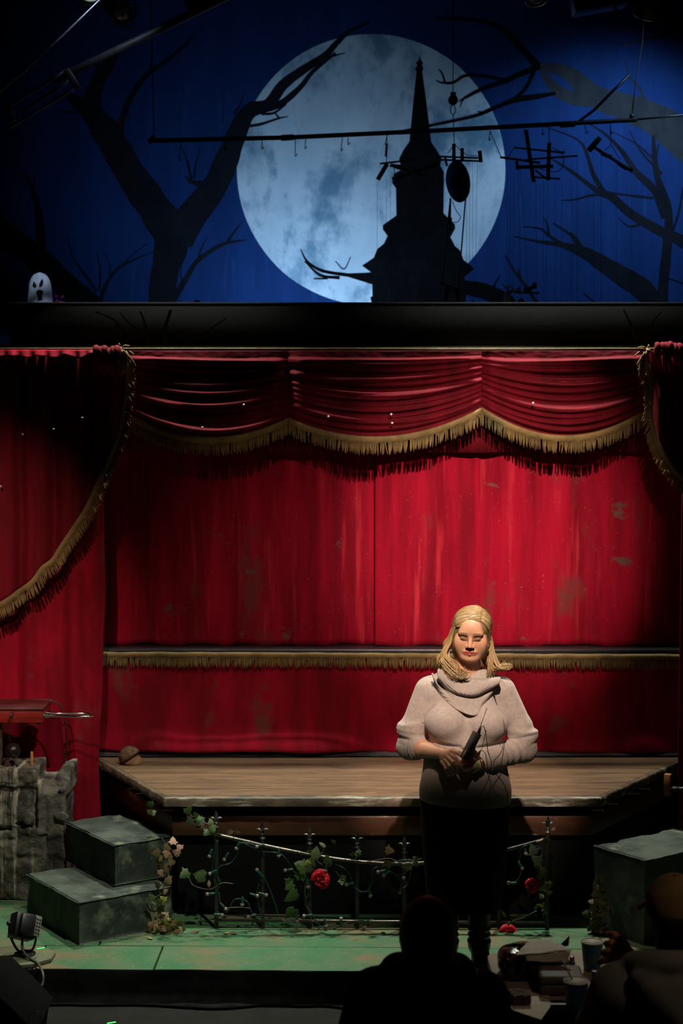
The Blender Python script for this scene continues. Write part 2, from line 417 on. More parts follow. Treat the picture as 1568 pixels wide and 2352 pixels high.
def add_fringe(parent, *a, **k):
    H, C = fringe(*a, **k)
    h = add('fringe_header', H, MAT['gold'], parent); solid(h, .003)
    c = add('fringe_cords', C, MAT['gold'], parent, smooth=True); c['kind'] = 'stuff'; c['label'] = 'gold twisted fringe cords'

# ---- main curtain of two panels meeting in the middle
YC = 9.56
xs_m = at(869, 1250, YC).x
main = thing('main_curtain', 'large stained red velvet main curtain in two panels closing the puppet stage', 'curtain', (.3, YC, 1.2))
RIDGE = [(at(p, 1250, YC).x, a, w) for p, a, w in ((300, .02, .06), (420, .018, .05), (532, .03, .035), (640, .016, .04), (745, .02, .06), (905, .018, .03), (1022, .036, .036), (1092, .024, .022), (1150, .014, .03), (1212, .026, .022), (1300, .02, .06), (1400, .018, .05), (1480, .02, .04))]
def panel(x0, x1, ybase, ph, z0=1.228, z1=2.84):
    def f(u, v):
        x = x0 + (x1 - x0) * u; z = z0 + (z1 - z0) * v
        d = .016 * math.sin(x * 9.3 + ph + .5 * nz(x * 2, z)) + .010 * math.sin(x * 21 + 2 * ph + nz(x * 1.5, z * .8)) + .012 * nz(x * 3.1, z * .35, ph) + .004 * nz(x * 16, z * .8, ph)
        d *= .45 + .75 * sstep(.15, .85, nz(x * .9 + ph, 2.2) + .5)
        for xc, aa, ww in RIDGE: d -= aa * math.exp(-((x - xc - .02 * nz(z * 1.3, xc)) / ww) ** 2) * (.7 + .3 * nz(z * 1.1, xc))
        hem = (1 - sstep(0, .10, v)) * .02 * nz(x * 7, ph, 4.)
        return Vector((x, ybase + d + hem, z + (hem * .5 if v == 0 else 0)))
    return grid(f, int(abs(x1 - x0) / .011), 46)
o = add('curtain_panel', panel(-1.52, xs_m + .02, YC + .02, 0.4), MAT['velvet'], main); solid(o, .006)
o = add('curtain_panel', panel(xs_m - .02, 2.12, YC - .022, 2.1), MAT['velvet'], main); solid(o, .006)

# ---- ledge (play board) with its fringe and the red panel beneath it
YL = 9.40; ZL = 1.224
ledge = thing('play_board', 'black painted play board ledge along the foot of the main curtain, trimmed with gold fringe', 'ledge', (.3, 9.47, ZL - .03))
xa, xb = at(222, 1495, YL).x, 2.05
add('board', prism([Vector((xa - .15, YL, ZL - .026)), Vector((xb, YL, ZL - .026)), Vector((xb, 9.66, ZL - .026)), Vector((xa - .15, 9.66, ZL - .026))], (0, 0, .026), .007, 2), MAT['rail'], ledge, sharp=40)
pth = [(xa - .02 + (xb - xa) * i / 80, YL - .008, ZL - .010 - .012 * sstep(0, 1, i / 80) + .004 * nz(i * .4) - .004) for i in range(81)]
add_fringe(ledge, pth, (0, 0, -1), .083, 3, header=.026, gaps=.03)
front = thing('front_panel_curtain', 'low stained red velvet panel hanging below the fringed ledge, grey hem showing on the planks', 'curtain', (.3, YL, ZP))
def fp(u, v):
    x = xa - .05 + (xb - xa + .05) * u
    z1, z0 = ZL - .029, ZP + .024 + .014 * sstep(.02, .16, u) * 0 + .010 * nz(x * 3.1)
    sag = .02 * sstep(.03, .12, u) * (1 - sstep(.36, .5, u)); z0 += .016 * (1 - sstep(.02, .07, u)) + sag * .5
    z = z1 + (z0 - z1) * v
    bell = sstep(.75, 1, v)
    d = .006 * math.sin(x * 7) + .010 * nz(x * 2.2, z * 3) - bell * (.045 * (sstep(.05, .16, u) * (1 - sstep(.34, .48, u))) + .012 * nz(x * 5, 7.) + .01)
    d -= .02 * math.exp(-((u - .045) / .02) ** 2) * math.sin(v * 3.1)
    return Vector((x, YL + .022 + d, z))
o = add('velvet_panel', grid(fp, 220, 40), MAT['velvet_dusty'], front); solid(o, .005)
def hem(u, v):
    x = xa - .05 + (xb - xa + .05) * u; return Vector((x, YL + .03 - .03 * v + .006 * nz(x * 6, v), ZP + .004 + .04 * (1 - v) + .002 * nz(x * 9)))
o = add('grey_hem', grid(hem, 120, 4), MAT['grey_hem'], front); solid(o, .003)

# ---- side legs (full height) and over-drapes with the gold swag edge
def leg_curtain(name, label, x0, x1, y, z0, z1, seed, m, edge=None):
    t = thing(name, label, 'curtain', ((x0 + x1) / 2, y, z0))
    def f(u, v):
        z = z0 + (z1 - z0) * v; e = edge(z) if edge else 0
        x = x0 + (x1 - x0) * u + e * u
        w = 1 - .35 * v
        d = w * (.026 * math.sin(x * 24 + seed + 1.2 * nz(x * 2, z * .5, seed)) + .016 * math.sin(x * 51 + 3 * seed + nz(x * 3, z * .7)) + .014 * nz(x * 6, z * .6, seed))
        if u > .985: d += .02
        return Vector((x, y + d, z))
    o = add('velvet', grid(f, 150, 70), m, t); solid(o, .006); return t
xl = at(236, 1200, 9.25).x
leg_curtain('side_curtain', 'tall dusty red side curtain hanging left of the main curtain behind the broken stone', -2.75, xl, 9.25, .0, 2.86, 1.3, MAT['velvet_dusty'],
            lambda z: -.034 * sstep(1.6, .4, z) + .012 * nz(z * 2.2))
xr = at(1561, 1300, 9.25).x
leg_curtain('side_curtain', 'narrow red side curtain at the far right edge behind the gold trimmed drape', xr, 2.9, 9.25, .0, 2.86, 4.1, MAT['velvet_dusty'])

# left over-drape: its lower right hem follows the gold fringe
EL = [(291, 806), (289, 850), (284, 905), (277, 955), (266, 1005), (247, 1052), (222, 1105), (198, 1160), (168, 1208), (135, 1256), (118, 1283), (96, 1300), (74, 1330), (40, 1355), (8, 1378), (-60, 1412), (-150, 1440), (-280, 1460)]
YO = 9.12
def overdrape(name, label, E, inner, seed, sgn):
    t = thing(name, label, 'curtain', (at(E[0][0], E[0][1], YO).x, YO, 1.9))
    ez = spline([at(a, b, YO) for a, b in E], 6)
    top = at(100, 806, YO).z
    def f(u, v):
        p = ez[min(int(round(u * (len(ez) - 1))), len(ez) - 1)]
        x = p.x; z = top + (p.z - top) * v
        k = min(1., max(0., (top - z) / .25))
        d = k * (.022 * math.sin(x * 33 + seed + nz(x * 3, z)) + .012 * math.sin(x * 71 + seed * 2 + nz(x, z * 2)) + .010 * nz(x * 8, z * 1.2, seed))
        gather = (1 - sstep(0, .25, top - z)) * .012 * math.sin(x * 120 + 3 * nz(x * 9))
        return Vector((x, YO + d + gather, z))
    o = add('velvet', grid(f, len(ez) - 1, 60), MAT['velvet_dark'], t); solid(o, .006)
    def sw(s, tdir):
        n = Vector((tdir.z, 0, -tdir.x)) * sgn
        if n.x * inner < 0: n = -n
        return n * .55 + Vector((0, 0, -.75))
    path = [Vector((p.x, YO - .02 + .016 * math.sin(p.x * 33 + seed) * .6, p.z)) for p in ez]
    add_fringe(t, path, (0, 0, -1), .088, seed + 11, spacing=.0085, header=.03, swing=sw, gaps=.05)
    return t, ez, top
odl, ezl, ztop = overdrape('over_drape', 'dark red over-drape on the left, its slanting hem edged in gold fringe', EL, 1, 2, 1)
ER = [(1478, 806), (1488, 835), (1497, 875), (1499, 912), (1496, 945), (1503, 985), (1514, 1020), (1533, 1052), (1556, 1080), (1590, 1112), (1650, 1160), (1740, 1210)]
odr, ezr, _ = overdrape('over_drape', 'dark red over-drape on the right, its slanting hem edged in gold fringe', ER, -1, 5, 1)
# gathered knot of velvet and a tied gold tassel at the top corners
def knot(parent, px, py, w, h, seed):
    r = random.Random(seed)
    for i in range(6):
        x = px + w * (i / 5 - .5); a = at(x, py - 4 + r.uniform(-5, 3), YO - .035); b = at(x + r.uniform(-7, 7), py + h * r.uniform(.25, .7), YO - .06); c = at(x + r.uniform(-9, 9), py + h * r.uniform(.8, 1.2), YO - .02)
        add('velvet_fold', tube(spline([a, a.lerp(b, .35) + Vector((0, -.02, .008)), b, c], 5), [.005, .011, .014, .016, .017, .017, .016, .016, .015, .014, .012, .010, .008, .006, .004, .002], 8, flat=1.4), MAT['velvet_dark'], parent)
def tassel(parent, px, py, seed, hand):
    r = random.Random(seed); c = at(px, py, YO - .05)
    add('tassel_knot', ball(c, .017, 12, 8, (1.1, .8, .8)), MAT['gold'], parent)
    V = []
    for i in range(9):
        d = Vector((hand * r.uniform(-.004, .05), -.01, -r.uniform(.06, .15)))
        V.append(tube(spline([c, c + d * .4 + Vector((hand * .012, -.012, .012)), c + d], 5), .0042, 6))
    for d in (Vector((hand * .05, -.01, .018)), Vector((hand * .075, -.015, -.028)), Vector((-hand * .008, 0, .03))):
        V.append(tube(spline([c, c + d * .5 + Vector((0, 0, .012)), c + d], 5), .0042, 6))
    o = add('tassel_cords', join(*V), MAT['gold'], parent); o['kind'] = 'stuff'; o['label'] = 'loose gold tassel cords'
def ruffle(parent, px0, px1, seed):
    def f(u, v):
        p = at(px0 + (px1 - px0) * u, 809, YO - .03); w = 1 + .6 * nz(u * 9, seed)
        return p + Vector((0, -.016 * v + .010 * math.sin(u * 75 + 3 * nz(u * 11, seed)) * v * w - .012, .012 - .034 * v * (1 + .5 * nz(u * 13, 2, seed)) + .006 * math.sin(u * 41) * v))
    o = add('ruffle', grid(f, 140, 6), MAT['velvet'], parent); solid(o, .003)
ruffle(odl, -150, 225, 1.); ruffle(odr, 1515, 1700, 4.)
knot(odl, 248, 803, 46, 62, 4); tassel(odl, 276, 803, 1, 1)
knot(odr, 1535, 797, 50, 52, 9); tassel(odr, 1487, 806, 2, -1)

# ---- swagged valance, three swags with horizontal folds
YV = 9.34
val = thing('swag_valance', 'dark red velvet valance in three gathered swags with hanging gold fringe', 'valance', (.3, YV, 2.4))
J = [(286, 945), (662, 962), (1106, 938), (1496, 930)]
SAG = [(470, 1006), (880, 1004), (1270, 1002)]
folds_rng = random.Random(21)
for k in range(3):
    xA, xB = at(J[k][0], 900, YV).x, at(J[k + 1][0], 900, YV).x
    zA, zB, zS = at(0, J[k][1], YV).z, at(0, J[k + 1][1], YV).z, at(0, SAG[k][1], YV).z
    zt = at(0, 806, YV).z
    fv = sorted([.13, .20, .30] + [.38 + .075 * i + folds_rng.uniform(-.02, .02) for i in range(8)])
    amp = [folds_rng.uniform(.6, 1.15) for _ in fv]; slope = [folds_rng.uniform(-.04, .04) for _ in fv]
    def f(u, v, k=k, fv=fv, amp=amp, slope=slope):
        x = xA + (xB - xA) * u
        ze = zA + (zB - zA) * u; par = 4 * u * (1 - u)
        end = zt + (ze - zt) * v
        ctr = (zS - (zA + zB) / 2) * par
        z = end + ctr * (v ** .75) * (1.0 if v > .12 else v / .12)
        # folds: ridges that stand forward, lit on the upper side
        d = 0
        for c, a, s in zip(fv, amp, slope):
            cc = c + s * (u - .5)
            t = (v - cc) / .050
            if -1 < t < 1.6:
                d += a * (.046 * (math.cos(min(max(t, -1), 1) * math.pi / 2) ** 1.3 if t < 1 else 0)) * (.30 + .75 * par)
        d += .005 * nz(x * 3, z * 9, k) + .0012 * nz(x * 22, v * 30)
        d += .03 * (1 - par) * (v * .6)                      # gather at the junctions
        pinch = math.exp(-(min(u, 1 - u) / .035) ** 2)
        d -= pinch * .028
        return Vector((x, YV - d - .055 * v * par, z))
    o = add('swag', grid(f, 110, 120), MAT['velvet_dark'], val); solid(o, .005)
    path = [f(i / 60, 1.0) + Vector((0, -.012, .006)) for i in range(61)]
    add_fringe(val, path, (0, 0, -1), .098, 30 + k, spacing=.0085, header=.034, gaps=.10)
def lining(u, v):
    x = at(284, 900, 9.46).x + 2.92 * u; return Vector((x, 9.47 + .008 * math.sin(x * 13), 2.86 - v * .545 + .004 * nz(x * 6)))
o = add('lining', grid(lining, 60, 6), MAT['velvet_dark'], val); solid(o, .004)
# small clear bead lights sewn on curtain
for i, (px, py) in enumerate(((465, 982), (900, 972), (1224, 926), (898, 952), (560, 930), (754, 957))):
    add('bead', ball(at(px, py, YV - .125), .0065, 10, 8), MAT.setdefault('glass_bead', mat('clear_bead', (.6, .55, .5), rough=.1, spec=.8)), val)
for px, py in ((189, 960), (123, 986), (52, 998), (2, 1117)):
    add('bead', ball(at(px, py, YO - .055), .0062, 10, 8), MAT['glass_bead'], odl)

# curtain batten (pale wooden strip)
o = add('batten', box(Vector((.3, 9.30, 2.880)), (5.1, .03, .012), .002), mat('pale_wood_batten', (.30, .22, .13), (.2, .14, .08), 10, rough=.6))
tag(o, 'long pale wooden batten the curtains hang from, under the black bridge', 'batten')

# ---- black puppeteers' bridge above, with faint painted branches
br = thing('puppet_bridge', 'black bridge parapet above the curtains with faint painted branches', 'bridge', (.35, 9.6, 2.885))
xbl = at(22, 750, 9.42).x
add('parapet', box(Vector(((xbl + 3.2) / 2, 9.44, 3.005)), (3.2 - xbl, .04, .236), .004), MAT['black_paint'], br, sharp=40)
add('rail', box(Vector(((xbl + 3.2) / 2, 9.43, 3.128)), (3.2 - xbl + .02, .09, .02), .005), MAT['black_paint'], br, sharp=40)
add('deck', box(Vector((.6, 10.15, 2.90)), (5.4, 1.40, .03), .004), MAT['black_paint'], br, sharp=40)
add('trim_strip', box(Vector(((xbl + 3.2) / 2, 9.412, 2.895)), (3.2 - xbl, .02, .010), .002), mat('dark_green_strip', (.02, .03, .018), (.10, .09, .05), 25, (.6, .75), (1, 1, 1), rough=.5), br, sharp=40)
for sx in (xbl + .25, 2.8):
    add('post', box(Vector((sx, 10.7, (2.885 + AUD) / 2)), (.09, .09, 2.885 - AUD), .004), MAT['black_paint'], br, sharp=40)
    add('post', box(Vector((sx, 9.72, (2.885 + AUD) / 2)), (.07, .05, 2.885 - AUD), .004), MAT['black_paint'], br, sharp=40)
bp = mat('faint_branch_paint', (.024, .021, .016), rough=.9, spec=.05)
YBp = 9.418
def flat_branch(pts, Y, thick=.0015):
    """painted stroke: pts = (px, py, width px)"""
    P = [(at(a, b, Y), w / sc(Y) / 2) for a, b, w in pts]
    S = spline([p for p, w in P], 5); ws = []
    for i in range(len(S)):
        t = i / 5; k = min(int(t), len(P) - 2); ws.append(P[k][1] + (P[k + 1][1] - P[k][1]) * (t - k))
    V, F = [], []
    for i, p in enumerate(S):
        d = (S[min(i + 1, len(S) - 1)] - S[max(i - 1, 0)]).normalized(); n = Vector((-d.z, 0, d.x))
        w = ws[i] * (1 + .12 * nz(p.x * 12, p.z * 12))
        V += [p + n * w, p - n * w]
    for i in range(len(S) - 1): F.append((2 * i, 2 * i + 1, 2 * i + 3, 2 * i + 2))
    return V, F
for pts in (((385, 797, 9), (378, 760, 8), (392, 712, 7)), ((283, 795, 4), (268, 740, 4), (218, 716, 3)), ((340, 790, 7), (335, 750, 6), (322, 715, 3)), ((430, 795, 5), (470, 765, 4), (520, 730, 2)),
            ((362, 790, 5), (300, 745, 4), (275, 718, 2)), ((1460, 795, 6), (1450, 750, 5), (1432, 712, 3)), ((1475, 795, 4), (1500, 740, 3), (1520, 715, 2))):
    o = add('painted_branch', flat_branch(pts, YBp), bp, br, smooth=False); solid(o, .001)

# ================================================================== PAINTED BACKDROP
YD = 12.0
back = thing('painted_backdrop', 'huge painted night backdrop with full moon, church steeple and bare trees', 'backdrop', (.3, YD, 2.6))
bd_m = mat('night_blue_paint', (.0065, .033, .135), (.0045, .024, .100), 2.0, (.3, .7), (2.4, 1, .5), rough=.85, spec=.12, bump=.15, bscale=30, bstretch=(2, 1, .4),
           spots=(((.010, .045, .165), 5, .55, .75, (3, 1, .35)),))
def cloth(u, v):
    x = -2.75 + 5.8 * u; z = 2.62 + 3.4 * v
    return Vector((x, YD + .0035, z))
o = add('cloth', grid(cloth, 120, 40), bd_m, back); solid(o, .004)
moon_m = mat('painted_moon', (.52, .63, .70), (.40, .52, .60), 2.2, (.32, .66), (1.2, 1, 1), rough=.85, spec=.1, bump=.1, bscale=60,
             spots=(((.12, .23, .32), 1.55, .48, .63, (1.15, 1, .9)), ((.20, .32, .41), 4.5, .54, .68, (1.2, 1, .6)), ((.30, .40, .46), 12, .58, .72, (1, 1, .5))))
mc = at(852, 391, YD + .0008); mr = 305 / sc(YD)
V = [mc]; F = []
for i in range(96):
    a = 2 * math.pi * i / 96; rr = mr * (1 + .003 * nz(3 * math.cos(a), 3 * math.sin(a)))
    V.append(mc + Vector((rr * math.cos(a), 0, rr * math.sin(a) * 1.0)))
for i in range(96): F.append((0, 1 + i, 1 + (i + 1) % 96))
o = add('moon', (V, F), moon_m, back, smooth=False); o['label'] = 'pale blue cratered full moon'
sil_b = mat('steeple_black_paint', (.003, .0033, .0042), (.0045, .005, .006), 6, rough=.95, spec=.02)
sil_t = mat('tree_dark_paint', (.007, .0085, .013), (.010, .012, .016), 3, rough=.95, spec=.03)
sil_g = mat('grey_branch_paint', (.026, .031, .036), (.019, .023, .028), 5, stretch=(2, 1, .6), rough=.9, spec=.1)
ST = [(855, 720), (855, 703), (850, 683), (855, 680), (854, 627), (831, 610), (858, 592), (866, 572), (881, 560), (890, 542), (879, 527), (879, 517), (910, 495), (909, 432), (900, 420), (904, 400), (921, 390), (919, 375), (916, 365), (926, 345), (940, 325),
      (949, 230), (956, 165), (953, 158), (958, 150), (955, 145), (961, 138), (963, 128), (966, 138), (971, 145), (968, 150), (972, 158), (969, 165), (978, 230), (990, 327), (1004, 347), (1014, 365), (1010, 380), (1019, 395), (1019, 422), (1018, 490), (1044, 515), (1045, 525), (1034, 545), (1044, 565), (1056, 575), (1064, 597),
      (1089, 617), (1066, 637), (1069, 690), (1065, 703), (1065, 720)]
V = [at(a, b, YD - .0010) for a, b in ST]
o = add('church_steeple', prism(V, (0, .0005, 0)), sil_b, back, smooth=False); o['label'] = 'black church steeple silhouette'
def ptree(name, label, strokes, m, Y):
    o = add(name, join(*[flat_branch(s, Y - .00002 * i) for i, s in enumerate(strokes)]), m, back, smooth=False); o['label'] = label
ptree('painted_tree', 'dark forked tree left of the moon', [
    ((370, 715, 62), (376, 640, 62), (392, 570, 74), (402, 530, 90), (408, 512, 60)),
    ((398, 545, 78), (352, 475, 76), (300, 400, 68), (268, 345, 64), (240, 298, 62), (212, 262, 50), (180, 238, 30), (148, 214, 12)),
    ((232, 300, 50), (212, 240, 40), (224, 190, 32), (250, 150, 24), (270, 120, 12), (300, 95, 6)),
    ((225, 175, 10), (222, 130, 6)), ((277, 320, 12), (281, 275, 14), (305, 215, 13), (340, 170, 11), (395, 130, 8), (445, 85, 4)), ((345, 165, 6), (350, 115, 3)), ((180, 258, 5), (140, 256, 2)),
    ((405, 545, 84), (445, 490, 66), (492, 430, 58), (522, 365, 52), (545, 305, 42), (572, 256, 34), (616, 240, 26), (650, 195, 24), (700, 158, 18), (746, 128, 15), (772, 100, 13), (800, 74, 9), (850, 50, 5)),
    ((600, 250, 22), (645, 238, 15), (690, 200, 12), (718, 165, 9), (770, 122, 6)), ((735, 142, 5), (762, 130, 4), (792, 122, 1.5)), ((570, 290, 6), (600, 285, 6), (640, 272, 4), (662, 268, 1.5)),
    ((600, 262, 6), (628, 260, 5), (650, 245, 4), (658, 240, 1.5)), ((640, 270, 4), (630, 258, 3)), ((665, 176, 9), (700, 150, 5), (735, 140, 3)),
    ((538, 262, 4), (552, 240, 3), (560, 215, 1)), ((470, 425, 14), (440, 418, 9), (425, 405, 4)), ((440, 418, 6), (430, 370, 5), (415, 335, 1.5)), ((445, 410, 6), (450, 375, 3), (460, 340, 1)),
    ((398, 690, 14), (432, 632, 12), (455, 598, 10), (510, 562, 8), (566, 551, 2)), ((522, 556, 6), (540, 530, 4), (558, 508, 1.5)), ((455, 595, 5), (465, 565, 3), (478, 545, 1)), ((418, 655, 4), (415, 625, 2), (420, 600, 1)),
    ((228, 715, 10), (236, 672, 9), (262, 625, 7), (300, 600, 5), (356, 578, 1.5)), ((222, 670, 7), (196, 632, 6), (168, 592, 4), (156, 545, 1.5)), ((229, 668, 5), (230, 620, 4), (222, 580, 2)), ((252, 640, 4), (252, 610, 3), (240, 580, 1)), ((285, 605, 3), (310, 580, 2), (340, 560, 1))], sil_t, YD - .0004)
ptree('painted_tree', 'thick dark bough leaning in at the far left', [
    ((-40, 480, 44), (20, 545, 54), (80, 590, 58), (140, 645, 56), (200, 700, 62), (225, 725, 62)), ((95, 580, 22), (92, 520, 18), (85, 470, 14), (68, 420, 9), (55, 400, 4)), ((75, 440, 5), (80, 410, 2)),
    ((28, 720, 12), (22, 670, 9), (2, 640, 6)), ((26, 680, 5), (50, 655, 3), (66, 640, 1)), ((50, 720, 5), (60, 690, 3), (75, 672, 1))], sil_b, YD - .0004)
ptree('painted_tree', 'grey heavy bough reaching in from the upper right', [
    ((1860, 640, 130), (1760, 500, 120), (1640, 380, 100), (1568, 318, 84), (1500, 272, 70), (1430, 244, 58), (1380, 228, 52), (1345, 205, 46), (1318, 178, 36), (1285, 160, 26), (1245, 153, 20), (1225, 150, 14)),
    ((1365, 228, 34), (1320, 226, 32), (1282, 210, 26), (1256, 180, 16), (1240, 152, 8)),
    ((1490, 262, 8), (1470, 205, 6), (1445, 175, 4), (1435, 140, 1.5)), ((1568, 80, 10), (1500, 86, 8), (1460, 94, 5), (1400, 108, 2))], sil_g, YD + .0003)
ptree('painted_tree', 'black bough crossing in front of the moon at right', [
    ((1240, 152, 14), (1190, 172, 13), (1160, 186, 12), (1108, 204, 9), (1072, 222, 7), (1052, 234, 2)), ((1066, 225, 5), (1060, 235, 3), (1056, 248, 1)), ((1160, 184, 7), (1110, 175, 6), (1068, 174, 6), (1040, 190, 6), (1012, 190, 3), (1000, 184, 1)), ((1022, 191, 4), (1014, 168, 3), (1006, 160, 1)),
    ((1236, 152, 16), (1200, 115, 14), (1150, 65, 11), (1095, 48, 7), (1000, 42, 3)),
    ((920, 302, 4), (1000, 286, 6), (1090, 266, 8), (1130, 250, 10), (1180, 230, 12), (1235, 221, 12), (1276, 214, 7)), ((1176, 230, 7), (1205, 205, 8), (1222, 172, 9), (1232, 150, 7)), ((1115, 258, 4), (1095, 256, 2)),
    ((690, 572, 2), (705, 600, 5), (740, 622, 7), (800, 632, 8), (862, 640, 30)), ((700, 600, 4), (735, 632, 6), (780, 638, 8)), ((720, 640, 3), (752, 640, 4)), ((1064, 660, 34), (1110, 668, 34), (1160, 690, 36), (1180, 708, 20)), ((1150, 680, 8), (1134, 660, 5), (1148, 632, 2)),
    ((770, 600, 2), (790, 618, 3), (805, 590, 2))], sil_b, YD - .0018)
ptree('painted_tree', 'slim branching tree at the right edge', [
    ((1520, 715, 26), (1524, 640, 24), (1532, 560, 22), (1534, 480, 18), (1510, 410, 15), (1502, 350, 12), (1500, 310, 5)), ((1528, 500, 20), (1505, 440, 18), (1460, 395, 14), (1430, 350, 10), (1392, 310, 6), (1350, 282, 2)),
    ((1800, 700, 44), (1700, 645, 36), (1620, 600, 30), (1568, 555, 26), (1519, 532, 22), (1450, 492, 20), (1404, 452, 18), (1374, 440, 12), (1310, 392, 7), (1262, 362, 2)), ((1390, 448, 12), (1362, 400, 10), (1348, 355, 7), (1325, 320, 4), (1250, 290, 2)),
    ((1404, 446, 8), (1360, 448, 6), (1320, 458, 4), (1290, 460, 1.5)), ((1500, 455, 6), (1440, 448, 5), (1400, 442, 4)), ((1520, 400, 7), (1500, 380, 6), (1470, 345, 4), (1445, 300, 2)), ((1505, 372, 5), (1512, 330, 3)), ((1500, 365, 5), (1460, 330, 3), (1400, 300, 1)),
    ((1545, 530, 6), (1560, 480, 5), (1568, 430, 4)), ((1480, 512, 6), (1445, 520, 4), (1420, 500, 2))], sil_t, YD - .0002)
ptree('painted_tree', 'low dark bough with thin twigs at the lower right', [
    ((1510, 712, 44), (1476, 665, 48), (1430, 635, 44), (1388, 608, 36), (1342, 580, 26), (1290, 562, 12), (1240, 555, 6), (1180, 543, 2)), ((1340, 585, 18), (1318, 545, 10), (1305, 535, 5), (1270, 512, 3)), ((1290, 560, 8), (1262, 542, 6), (1240, 525, 4), (1200, 520, 2)), ((1262, 542, 5), (1255, 510, 3), (1246, 500, 1)),
    ((1240, 708, 7), (1215, 668, 7), (1180, 620, 5), (1160, 585, 2)), ((1195, 640, 4), (1190, 615, 2)), ((1385, 705, 5), (1360, 690, 4), (1340, 672, 2)), ((1568, 650, 4), (1530, 638, 2))], sil_t, YD - .0008)
# ================================================================== STEPS AND STONE
def rag(vf, amp, fr=9.):
    return [v + Vector((nz(v.x * fr, v.y * fr, v.z * fr), nz(v.x * fr + 9, v.y * fr, v.z * fr), nz(v.x * fr, v.y * fr + 9, v.z * fr))) * amp for v in vf[0]], vf[1]
def sub_block(A, ax, by, z0, z1, amp=.0028, n=.03, chip=True):
    """box with slightly uneven, chipped surfaces: near corner A, edge vectors ax, by"""
    bm = bmesh.new(); bmesh.ops.create_cube(bm, size=1)
    for v in bm.verts:
        p = A + ax * (v.co.x + .5) + by * (v.co.y + .5); v.co = Vector((p.x, p.y, z0 + (z1 - z0) * (v.co.z + .5)))
    bmesh.ops.bevel(bm, geom=list(bm.edges), offset=.007, segments=2, affect='EDGES', profile=.6)
    bmesh.ops.subdivide_edges(bm, edges=[e for e in bm.edges if e.calc_length() > .05], cuts=14, use_grid_fill=True)
    V, F = bm_out(bm)
    c = A + (ax + by) * .5; c = Vector((c.x, c.y, (z0 + z1) / 2))
    out = []
    for v in V:
        w = Vector((nz(v.x * 14, v.y * 14, v.z * 14), nz(v.x * 14 + 7, v.y * 14, v.z * 14), nz(v.x * 14, v.y * 14 + 7, v.z * 14))) * amp
        d = v - c; q = [abs(d.dot(ax.normalized())) / (ax.length / 2), abs(d.dot(by.normalized())) / (by.length / 2), abs(d.z) / ((z1 - z0) / 2)]
        edge = sorted(q)[1]
        if chip and edge > .93:
            w += (c - v).normalized() * max(0, nz(v.x * 9, v.y * 9, v.z * 9) - .02) * .030
        if abs(v.z - z0) < .004: w.z = 0
        out.append(v + w)
    return out, F
def step_frame(L, N, z):
    a, b = atz(*L, z), atz(*N, z); return b, (a - b)
A_l, ax_l = step_frame((50, 2010), (180, 2074), .205)
by_l = Vector((-ax_l.y, ax_l.x, 0)).normalized()
if by_l.x < 0: by_l = -by_l
A_u, ax_u = step_frame((160, 1888), (262, 1943), .41)
dirn = (ax_l.normalized() + ax_u.normalized()).normalized(); by = Vector((-dirn.y, dirn.x, 0))
if by.x < 0: by = -by
o = add('scenic_step', sub_block(A_l, dirn * ax_l.length, by * .50, 0.0, .205), MAT['step'], sharp=60)
tag(o, 'lower grey-green scenic stone step on the left, in front of the platform', 'step')
o = add('scenic_step', sub_block(A_u, dirn * ax_u.length, by * .315, .213, .412), MAT['step'], sharp=60)
tag(o, 'upper grey-green scenic step standing on the lower left step', 'step')
cz = .41
N = atz(1478, 1976, cz); Lp = atz(1365, 1943, cz); ax = Lp - N; d2 = Vector((-ax.y, ax.x, 0)).normalized()
if d2.x < 0: d2 = -d2
o = add('scenic_step', sub_block(N, ax, d2 * .56, 0.0, cz), MAT['step'], sharp=60)
tag(o, 'tall grey-green scenic step block at the right behind the capped visitor', 'step')

# painted base blocks beside the platform (dark strips with bolts)
o = add('bolt_plate', prism([atz(1368, 1925, .44), atz(1487, 1880, .44), atz(1487, 1880, .44) + Vector((0, 0, .05)), atz(1368, 1925, .44) + Vector((0, 0, .05))], (-.03, .02, 0)), mat('dark_green_plank', (.03, .032, .022), (.08, .075, .05), 8, (.55, .7), rough=.6), smooth=False) if False else None

